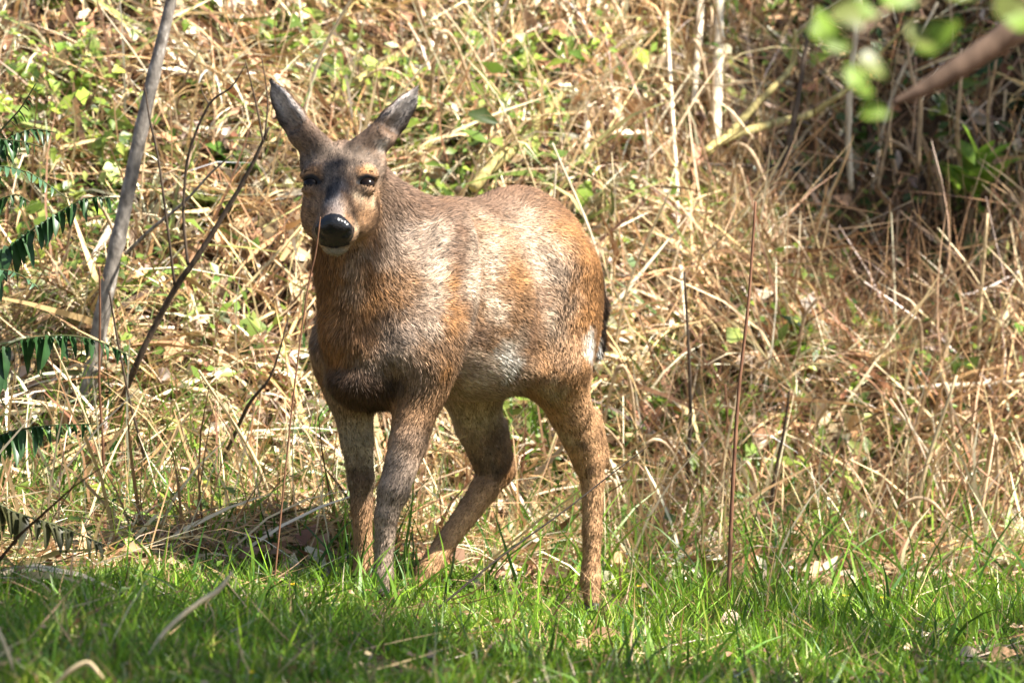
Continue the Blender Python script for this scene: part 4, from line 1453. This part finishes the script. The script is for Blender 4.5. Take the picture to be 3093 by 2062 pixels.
# --- long wiry twig across the grass
Yw = -.62
pa = on(-.42, -.72, .01)
woody('wiry_twig', 'long thin black twig slanting across the grass before the hind legs', 'twig', mat_bark('black twig', (.010, .008, .006), (.03, .022, .016), None, 90),
      ([pa - np.array([0, 0, .02])] + PX((1180, 1935, -.66), (1310, 1845, -.6), (1500, 1690, -.5), (1700, 1545, -.4), (1835, 1440, -.32), (1960, 1345, -.26)), [rpx(8), rpx(7), rpx(7), rpx(6), rpx(5), rpx(4), rpx(2)]), seed=51)
# --- pale stalk lying on the lawn
Yp = -.95
b0 = hit(420, 2030)
pp = [b0] + PX((500, 1905, b0[1] + .04), (600, 1820, b0[1] + .08), (655, 1785, b0[1] + .1), (702, 1728, b0[1] + .12))
woody('straw_stalk', 'thick pale dry stalk leaning over the shaded grass', 'stalk', M_STALK, (pp, [rpx(9), rpx(12), rpx(13), rpx(14), rpx(6)]), seed=52)
b0 = hit(140, 2095)
pp = [b0] + PX((205, 2030, b0[1] - .02), (262, 2000, b0[1] - .02), (300, 2035, b0[1] - .03)) + [hit(335, 2090)]
woody('straw_stalk', 'bent dry stalk kinked to a peak at the lawn\'s edge', 'stalk', M_STALK, (pp, [rpx(9), rpx(10), rpx(11), rpx(9), rpx(7)]), seed=53)
b0 = hit(60, 2085)
pp = [b0] + PX((20, 1960, b0[1]), (-20, 1870, b0[1] + .03))
woody('straw_stalk', 'dry stalk slanting down past the fern\'s foot', 'stalk', M_STALK, (pp, [rpx(7), rpx(9), rpx(8)]), seed=54)
# grass stalk before the deer's face
b = on(-.47, -.62)
woody('seed_stalk', 'thin reddish grass stalk rising in front of the deer\'s muzzle', 'stalk', M_REDTWIG,
      ([b - np.array([0, 0, .01])] + PX((880, 1250, -.62), (925, 900, -.62), (952, 770, -.63), (962, 700, -.64), (968, 655, -.64)), [rpx(6), rpx(5), rpx(5), rpx(5), rpx(5), rpx(3)]), seed=55)

# --- numerous dry stalks and arching bramble canes on the bank
cane_sets = []
for q in range(60):
    x = random.uniform(-1.25, 1.25)
    y = float(foot_of_bank(np.array(x))) + random.uniform(-.15, 2.6)
    b = on(x, y, -.02)
    h_ = random.uniform(.15, .5)
    dx, dy = random.gauss(0, .14), random.gauss(-.08, .08)
    p = [b, b + np.array([dx * .3, dy * .3, h_ * .5]), b + np.array([dx, dy, h_])]
    w = random.choice([8, 9, 11, 14, 18])
    lab = ('thick ' if w > 12 else 'thin ') + ('tall ' if h_ > .33 else 'short ') + ('straw-yellow' if q % 3 else 'bleached') + ' dry stalk ' + ('leaning left' if dx < -.05 else 'leaning right' if dx > .05 else 'standing upright') + (' low on the bank' if b[2] < .55 else ' high on the bank')
    woody('dry_stalk', lab, 'stalk', M_STALK if q % 3 else M_PALEWOOD, (p, [rpx(w), rpx(w * .9), rpx(w * .6)]), group='dry stalks standing on the bank', sides=6, seed=100 + q)
for q in range(105):
    x = random.uniform(-1.2, 1.25)
    if q % 2:
        x = random.uniform(.2, 1.25)
    y = float(foot_of_bank(np.array(x))) + random.uniform(.0, 2.7)
    a = random.uniform(0, 2 * math.pi)
    R_ = random.uniform(.08, .28)
    b = on(x, y, -.02)
    e = on(x + R_ * math.cos(a), y + R_ * math.sin(a) * .6, -.01)
    hh_ = random.uniform(.10, .30)
    nrm_ = np.array([random.gauss(0, .05), -.55, .8])
    p = [b, b * .72 + e * .28 + nrm_ * hh_, b * .4 + e * .6 + nrm_ * hh_ * 1.05, e]
    w = random.choice([7, 8, 10, 13, 16])
    lab = ('thick' if w > 12 else 'thin') + ' tan bramble cane in ' + ('a long' if R_ > .18 else 'a short') + (' high arch' if hh_ > .13 else ' low arch') + (' bending left' if e[0] < b[0] else ' bending right') + (' near the lawn' if b[2] < .5 else ' up the bank')
    woody('bramble_cane', lab, 'bramble', M_CANE, (p, [rpx(w), rpx(w), rpx(w * .9), rpx(w * .7)]), group='bramble canes arching on the bank', sides=6, seed=200 + q)

# --- sword fern at the left edge
fb_ = on(-1.19, -.30)
fern = empty('sword_fern', fb_, 'dark green sword fern with drooping fronds at the picture\'s left edge'.replace("at the picture's left edge", 'in front of the grey sapling'), 'fern')
pin = leaf_mesh('leaflet', M_FERN, 'pinna')
pinb = leaf_mesh('leaflet', M_FERNB, 'pinna')
pino = leaf_mesh('leaflet', mat_leaf('fern leaf olive', (.075, .075, .028), .3, .45), 'pinna')
M_RACHIS = mat_plain('fern rib', (.06, .07, .025), .6, .3)
crown = fb_ + np.array([0, 0, .05])
FR = [  # tip-wards pixels, depth, leaflet length px, droop(0 flat..1 hanging), pale
    ([(-90, 700), (-20, 470), (80, 395), (170, 400)], -.25, 95, .55, 0),
    ([(-110, 650), (-40, 515), (80, 520), (205, 600)], -.33, 70, .25, 1),
    ([(-60, 850), (30, 745), (150, 660), (260, 600), (352, 598)], -.30, 95, .92, 0),
    ([(-80, 900), (-10, 820), (60, 830), (115, 870)], -.38, 60, .2, 1),
    ([(-60, 1150), (20, 1045), (150, 1015), (280, 1025), (405, 1080)], -.34, 85, .95, 0),
    ([(-60, 1350), (30, 1305), (150, 1285), (290, 1280)], -.30, 75, .9, 0),
    ([(-60, 1500), (40, 1545), (180, 1590), (330, 1650)], -.95, 110, .75, 0),
    ([(-70, 600), (-20, 430), (60, 330), (110, 250)], -.2, 70, .5, 0),
    ([(-100, 620), (-60, 440), (40, 425), (130, 445)], -.28, 100, .8, 0),
    ([(-80, 800), (-40, 640), (40, 590), (90, 610)], -.26, 80, .85, 0),
]
for q, (pxs, Yq, ll, droop, pale) in enumerate(FR):
    pts = [crown, crown * .5 + P(*pxs[0], Yq) * .5 + np.array([-.02, 0, .03])] + [P(*a, Yq - .02 * i_) for i_, a in enumerate(pxs)]
    V, F = tube(pts, list(np.linspace(.004, .0012, len(pts))), 5, 8)
    fr_o = obj('frond', V, F, M_RACHIS, fern)
    s_ = spline(np.array(pts), 24)
    seg = np.linalg.norm(np.diff(s_, axis=0), axis=1)
    al = np.concatenate([[0], np.cumsum(seg)])
    tot = al[-1]
    pos = np.arange(tot * .30, tot * .985, .0145)
    pos = pos + np.random.default_rng(q).uniform(-.004, .004, len(pos))
    if len(pos) > 40:
        pos = pos[-40:]
    for z_, a_ in enumerate(pos):
        c_ = np.array([np.interp(a_, al, s_[:, k]) for k in range(3)])
        c2 = np.array([np.interp(min(a_ + .01, tot), al, s_[:, k]) for k in range(3)])
        t_ = nrm(c2 - c_ + 1e-9)
        sd_ = nrm(np.cross(t_, np.array([0, 0, 1.0]) + .001))
        upn = np.cross(sd_, t_)
        fr = a_ / tot
        sz = 1.6 * ll / 1465 * (1.0 - .75 * max(0, (fr - .45) / .55) ** 1.4) * random.uniform(.8, 1.12)
        for sg in (-1, 1):
            if random.random() < .09:
                continue
            if sg == 1 and len(pos) > 30 and z_ % 1 == 0 and q in (7,):
                continue
            dr_ = nrm(sd_ * sg * (1 - droop * .8) + np.array([0, 0, -1.0]) * droop * random.uniform(.8, 1.1) + t_ * .28 + np.array([random.gauss(0, .14), random.gauss(0, .16), random.gauss(0, .08)]))
            nn_ = upn * (1 - droop) + (sd_ * sg * .5 + t_ * .9) * droop + np.array([0, -.3, .1])
            put('leaflet', pinb if pale else (pino if q == 6 else pin), frame_matrix(c_, dr_, nn_, sz * random.uniform(.8, 1.1), sz), fr_o)

# --- leafy plants
def plant(name, label, cat, base, n_leaf, size, mat, kind='oval', spread=.6, height=.06, group=None, seed=0, stem_mat=None, up=.35):
    g_ = random.Random(seed)
    t = empty(name, base, label, cat, group)
    me = leaf_mesh('leaf', mat, kind)
    top = base + np.array([g_.gauss(0, .01), g_.gauss(-.01, .01), height])
    V, F = tube([base - np.array([0, 0, .01]), base * .5 + top * .5 + np.array([.004, 0, 0]), top], [.0022, .002, .0014], 5, 4)
    obj('stem', V, F, stem_mat or M_GREEN, t)
    for q in range(n_leaf):
        fr = g_.uniform(.35, 1)
        c_ = base * (1 - fr) + top * fr
        a_ = q * 2.4 + g_.uniform(-.3, .3)
        d_ = np.array([math.cos(a_) * spread, math.sin(a_) * spread - .12, up + g_.uniform(-.2, .3)])
        put('leaf', me, frame_matrix(c_, d_, np.array([g_.gauss(0, .3), -.45 + g_.gauss(0, .3), 1.0]), size * g_.uniform(.7, 1.2)), t)
    return t


spots = [(2235, 1420), (2215, 1370), (2340, 1460), (2480, 1180), (2520, 1250), (2570, 1130), (2460, 1060), (2400, 1170), (2640, 1240), (2350, 1050), (2840, 1390), (2270, 1330), (2440, 1120), (2600, 1300), (1990, 1280), (2060, 1090)]
for q, a in enumerate(spots):
    b = hit(*a)
    plant('seedling', 'small bright green seedling sprouting from the brown straw right of the deer', 'seedling', b, 7, .042, M_LIME, 'oval', .6, .10, 'seedlings sprouting right of the deer', 300 + q)
b = hit(2990, 720)
plant('broadleaf_plant', 'lush lime-green plant with broad curling leaves on the bank', 'plant', b + np.array([-.04, -.14, .05]), 15, .13, M_LIME, 'strap', .55, .13, None, 340, up=.6)
b = hit(2890, 700)
plant('broadleaf_plant', 'smaller lime-green plant beside the lush broad-leaved one', 'plant', b + np.array([0, -.05, .04]), 9, .09, M_LIME, 'strap', .55, .09, None, 341, up=.6)
for q, a in enumerate([(3000, 560), (3060, 500), (2960, 440), (3040, 620), (2900, 420), (3075, 380), (2620, 480), (2690, 500)]):
    plant('ivy_sprig', ('dark glossy' if q % 3 else 'mid-green') + ' leafy sprig growing round the dark hollow', 'sprig', hit(*a), 9, .042, M_IVY if q % 3 else M_GREEN, 'oval', .7, .07, 'leafy sprigs round the hollow', 350 + q)
for q, a in enumerate([(1450, 400), (1400, 450), (1330, 430), (1760, 240), (1560, 270), (1260, 150), (1100, 60), (1180, 30), (900, 110), (620, 80), (320, 60), (430, 60), (270, 330), (700, 560), (1830, 600), (1500, 60), (1900, 330), (1950, 180), (820, 200), (560, 330), (2480, 570), (2130, 660), (1900, 500), (640, 700), (150, 60)]):
    plant('bramble_sprig', ['lime-green', 'mid-green', 'olive-green'][q % 3] + (' bramble sprig with heart-shaped leaves' if q % 2 else ' bramble sprig with oval leaves') + (' above the deer\'s back' if a[0] > 1150 else ' left of the deer'), 'sprig', hit(*a), 9, random.choice([.045, .06, .075]), M_LIME if q % 3 == 0 else (M_GREEN if q % 3 == 1 else M_OLIVE), 'heart' if q % 2 else 'oval', .75, .06, 'bramble sprigs on the bank', 380 + q)
b = hit(150, 930)
plant('wide_leaf_plant', 'plant with wide olive and yellow leaves at the sapling\'s foot', 'plant', b + np.array([0, 0, 0]), 7, .07, M_OLIVE, 'oval', .8, .05, None, 420)
for q, a in enumerate([(2030, 1640), (2080, 1720), (1170, 1770), (2140, 1640), (2010, 1560), (2560, 1690), (700, 1300), (560, 1250), (2400, 1760)]):
    plant('lawn_weed', 'low leafy weed in the grass at the bank\'s foot', 'weed', hit(*a), 7, .032, M_GREEN if q % 2 else M_LIME, 'oval', .8, .04, 'leafy weeds along the lawn', 430 + q)
# hanging leaf on a thin twig
b = hit(2540, 1700)
t = empty('lone_leaf', b, 'single round green leaf on a wispy stalk above the grass', 'leaf')
top = P(2526, 1590, b[1] - .05)
V, F = tube([b - np.array([0, 0, .01]), (b + top) / 2 + np.array([.012, 0, 0]), top], [.0012, .001, .0008], 5, 5)
obj('stem', V, F, M_REDTWIG, t)
put('leaf', leaf_mesh('leaf', M_GREEN, 'heart'), frame_matrix(top, np.array([-.15, -.1, 1.0]), np.array([.3, -1, .1]), .042), t)

# --- buttercups
M_FLOWERSTEM = mat_plain('flower stem', (.10, .19, .04), .5, .3)
pet = leaf_mesh('petal', M_YELLOW, 'heart')
for q, a in enumerate([(885, 1765), (2555, 1800), (1935, 1832), (1568, 1722), (1345, 1925), (3036, 1868), (2668, 1806), (745, 1805), (60, 1700), (1930, 1770), (760, 2030), (640, 1830)]):
    Yq = hit(a[0], a[1] + 55)[1]
    hd_ = P(a[0], a[1], Yq)
    b = on(hd_[0], Yq)
    t = empty('buttercup', b, 'small yellow buttercup flower in the lawn', 'flower', 'buttercups in the lawn')
    V, F = tube([b, (b + hd_) / 2 + np.array([.004, 0, 0]), hd_], [.001, .001, .0009], 5, 4)
    obj('stem', V, F, M_FLOWERSTEM, t)
    for k in range(5):
        a_ = k * 2 * math.pi / 5 + q
        put('petal', pet, frame_matrix(hd_, np.array([math.cos(a_), math.sin(a_) - .25, .55]), np.array([-math.cos(a_) * .5, -.5 - math.sin(a_) * .5, 1.0]), .0085 if q < 7 else .006), t)

# --- dead leaves on the lawn and at the foot of the bank
dl = leaf_mesh('dead_leaf', M_DEADLEAF, 'heart')
dp = leaf_mesh('dead_leaf', M_PALELEAF, 'oval')
for q, a in enumerate([(2350, 1850), (2420, 1890), (2240, 1900), (1800, 1960), (2900, 2010), (3000, 2020), (1330, 1930), (690, 1690), (600, 1540), (500, 1500), (900, 1620), (1540, 1640), (1680, 1640), (1120, 1900), (2660, 1960), (820, 1690), (540, 1660), (1780, 1990), (1450, 1800), (640, 1510), (2700, 1730), (2950, 1700)]):
    b = hit(*a) + np.array([0, 0, .022])
    o = bpy.data.objects.new('dead_leaf', dl if q % 2 else dp)
    COL.objects.link(o)
    an = random.uniform(0, 6.28)
    o.matrix_local = frame_matrix(b, np.array([math.cos(an), math.sin(an) * .6, random.uniform(-.1, .5)]), np.array([random.gauss(0, .5), -.6, 1]), random.uniform(.03, .06))
    tag(o, 'curled dead leaf lying in the grass' if q % 2 else 'bleached pale dead leaf lying in the grass', 'leaf', 'brown dead leaves in the grass' if q % 2 else 'pale dead leaves in the grass')

# --- pale stone half buried in the bank
b = hit(2905, 1320)
g_ = np.random.default_rng(4)
V, F = sphere(b, .055, None, (1, .8, .95), 16, 11)
V = b + (V - b) * (1 + .35 * (vnoise(V, 22, 77) - .5))[:, None]
tag(obj('stone', V, F, M_STONE, base=b), 'rounded tan stone half buried in the bank under the bleached branch', 'stone')
b = hit(1640, 1650)
V, F = sphere(b + np.array([0, 0, .01]), .06, None, (1.2, .5, .42), 14, 9)
V = b + (V - b) * (1 + .35 * (vnoise(V, 24, 78) - .5))[:, None]
tag(obj('stone', V, F, M_STONE, base=b), 'low flat pinkish stone behind the deer between its hind legs', 'stone')

# --- leafy branch of a young maple reaching in from the right, near the camera
mt = np.array([2.1, -5.6, 0])
mt[2] = on(mt[0], mt[1])[2]
tree = empty('young_maple', mt, 'young maple reaching a brown limb with soft lime leaves into view', 'tree')
V, F = tube([mt - np.array([0, 0, .1]), mt + np.array([-.03, .05, .8]), mt + np.array([.02, 0, 1.7]), mt + np.array([.1, .1, 3.0]), mt + np.array([.3, .2, 4.2])], [.075, .065, .055, .04, .015], 12, 8, .08, 3)
obj('trunk', V, F, M_BROWNBARK, tree)
la = P(2785, 270, -3.6)
limb = [mt + np.array([0, 0, 1.62]), mt * .55 + P(3300, -40, -3.6) * .45 + np.array([0, 0, .66]), P(3250, -25, -3.6), P(3100, 70, -3.6), P(2950, 170, -3.6), P(2800, 262, -3.6), P(2700, 310, -3.6)]
limb[1] = (limb[0] + limb[2]) / 2 + np.array([0, 0, .05])
V, F = tube(limb, [.04, .034, .026, .021, .017, .012, .004], 10, 8, .08, 4)
lo_ = obj('limb', V, F, M_BROWNBARK, tree)
tw = [P(3150, 40, -3.6), P(2980, -60, -4.2), P(2800, -40, -4.8), P(2640, 60, -5.55), P(2560, 160, -5.6)]
V, F = tube(tw, [.010, .007, .005, .003, .0015], 6, 8)
twig = obj('twig', V, F, M_BROWNBARK, tree)
ml_ = leaf_mesh('leaf', mat_leaf('maple leaf', (.17, .27, .03), .45, .5), 'heart')
ml2 = leaf_mesh('leaf', M_OLIVE, 'heart')
for q, (a, s_) in enumerate([((2560, 30), .05), ((2500, 70), .045), ((2530, 110), .04), ((2480, 90), .04), ((2630, 180), .042), ((2660, 200), .03), ((2590, 240), .04), ((2615, 270), .035), ((2780, 115), .05), ((2850, 125), .045), ((2810, 150), .04), ((3075, 70), .05), ((3040, 30), .045), ((2640, 330), .035), ((2600, 30), .04), ((2700, -20), .05), ((2880, -40), .05)]):
    c_ = P(a[0] - 30, a[1], -5.6 + .02 * (q % 4))
    an = random.uniform(0, 6.28)
    put('leaf', ml_ if q % 4 else ml2, frame_matrix(c_, np.array([1, random.gauss(0, .5), random.gauss(0, .4)]), np.array([random.gauss(.2, .3), -.8, .6]), s_ * .8), twig)

# --- tree beyond the right edge whose crown dapples the grass and the deer
ab = on(3.1, -3.1)
alder = empty('alder_tree', ab, 'leafy alder standing to the right whose crown dapples the grass', 'tree')
V, F = tube([ab - np.array([0, 0, .15]), ab + np.array([.02, 0, 1.2]), ab + np.array([-.03, .05, 2.6]), ab + np.array([.1, .1, 4.0]), ab + np.array([.15, 0, 5.4])], [.10, .085, .075, .05, .02], 12, 8, .06, 8)
obj('trunk', V, F, M_GREYBARK, alder)
clumps = []


def shade_clump(target, rad, count, t):
    clumps.append((np.asarray(target, float) + SUN * t, rad, count))


g_ = random.Random(12)
for q in range(64):                                  # over the near grass on the left
    shade_clump((g_.uniform(-1.3, -.15), g_.uniform(-3.3, -1.0), .08), g_.uniform(.15, .28), 70, g_.uniform(4.0, 5.6))
for q in range(6):
    shade_clump((g_.uniform(.1, 1.2), g_.uniform(-1.9, -.4), .05), g_.uniform(.08, .16), 30, g_.uniform(3.8, 5.2))
for q in range(5):
    shade_clump((g_.uniform(.85, 1.3), g_.uniform(-1.0, .3), .05), g_.uniform(.1, .16), 45, g_.uniform(3.8, 5.0))
for q in range(34):                                  # over the hollow
    shade_clump((g_.uniform(.84, 1.5), g_.uniform(2.4, 3.6), g_.uniform(1.0, 1.75)), g_.uniform(.16, .28), 80, g_.uniform(3.2, 4.6))
for q in range(16):                                  # loose leaves elsewhere
    shade_clump((g_.uniform(-1.2, 1.2), g_.uniform(.8, 2.6), .8), g_.uniform(.06, .14), 12, g_.uniform(4.0, 5.4))
for tg, rd, ct in (((-.365, -.47, .90), .105, 46), ((-.40, -.33, .55), .07, 14), ((-.33, -.3, .2), .06, 12)):
    shade_clump(tg, rd, ct, g_.uniform(4.0, 4.8))
R_, Dd, Nn, Ll = [], [], [], []
for c_, rd, ct in clumps:
    k = ct
    v = rng.normal(size=(k, 3))
    v = nrm(v) * (rd * rng.random((k, 1)) ** .4)
    R_.append(c_ + v)
cr_ = np.vstack(R_)
N = len(cr_)
nn = nrm(np.array([.3, 0, .7]) + .7 * rng.normal(size=(N, 3)))
d = np.cross(nn, nrm(rng.normal(size=(N, 3))))
L = rng.uniform(.04, .085, N)
c = pick(np.array([[.10, .20, .03], [.14, .25, .04], [.07, .15, .025]]), N)
V, F, cc = leafcloud(cr_, d, nn, L, L * .75, c, .2)
o = obj('crown', V, F, M_GREENLEAF, alder, col=cc)
tag(o, kind='stuff')
top = ab + np.array([0, 0, 2.2])
for q, (c_, rd, ct) in enumerate(clumps):
    if q % 3 == 0:
        s0 = ab + np.array([.02, .03, random.uniform(1.9, 3.2)])
        dc = np.array([-.1, 0, .62])
        if min(np.linalg.norm(np.cross(s0 * (1 - f_) + c_ * f_ - dc, SUN)) for f_ in np.linspace(0, 1, 12)) < .75:
            continue
        V, F = tube([s0, s0 * .5 + c_ * .5 + np.array([0, 0, .2]), c_], [.022, .013, .004], 6, 6, .1, q)
        obj('limb', V, F, M_GREYBARK, alder)
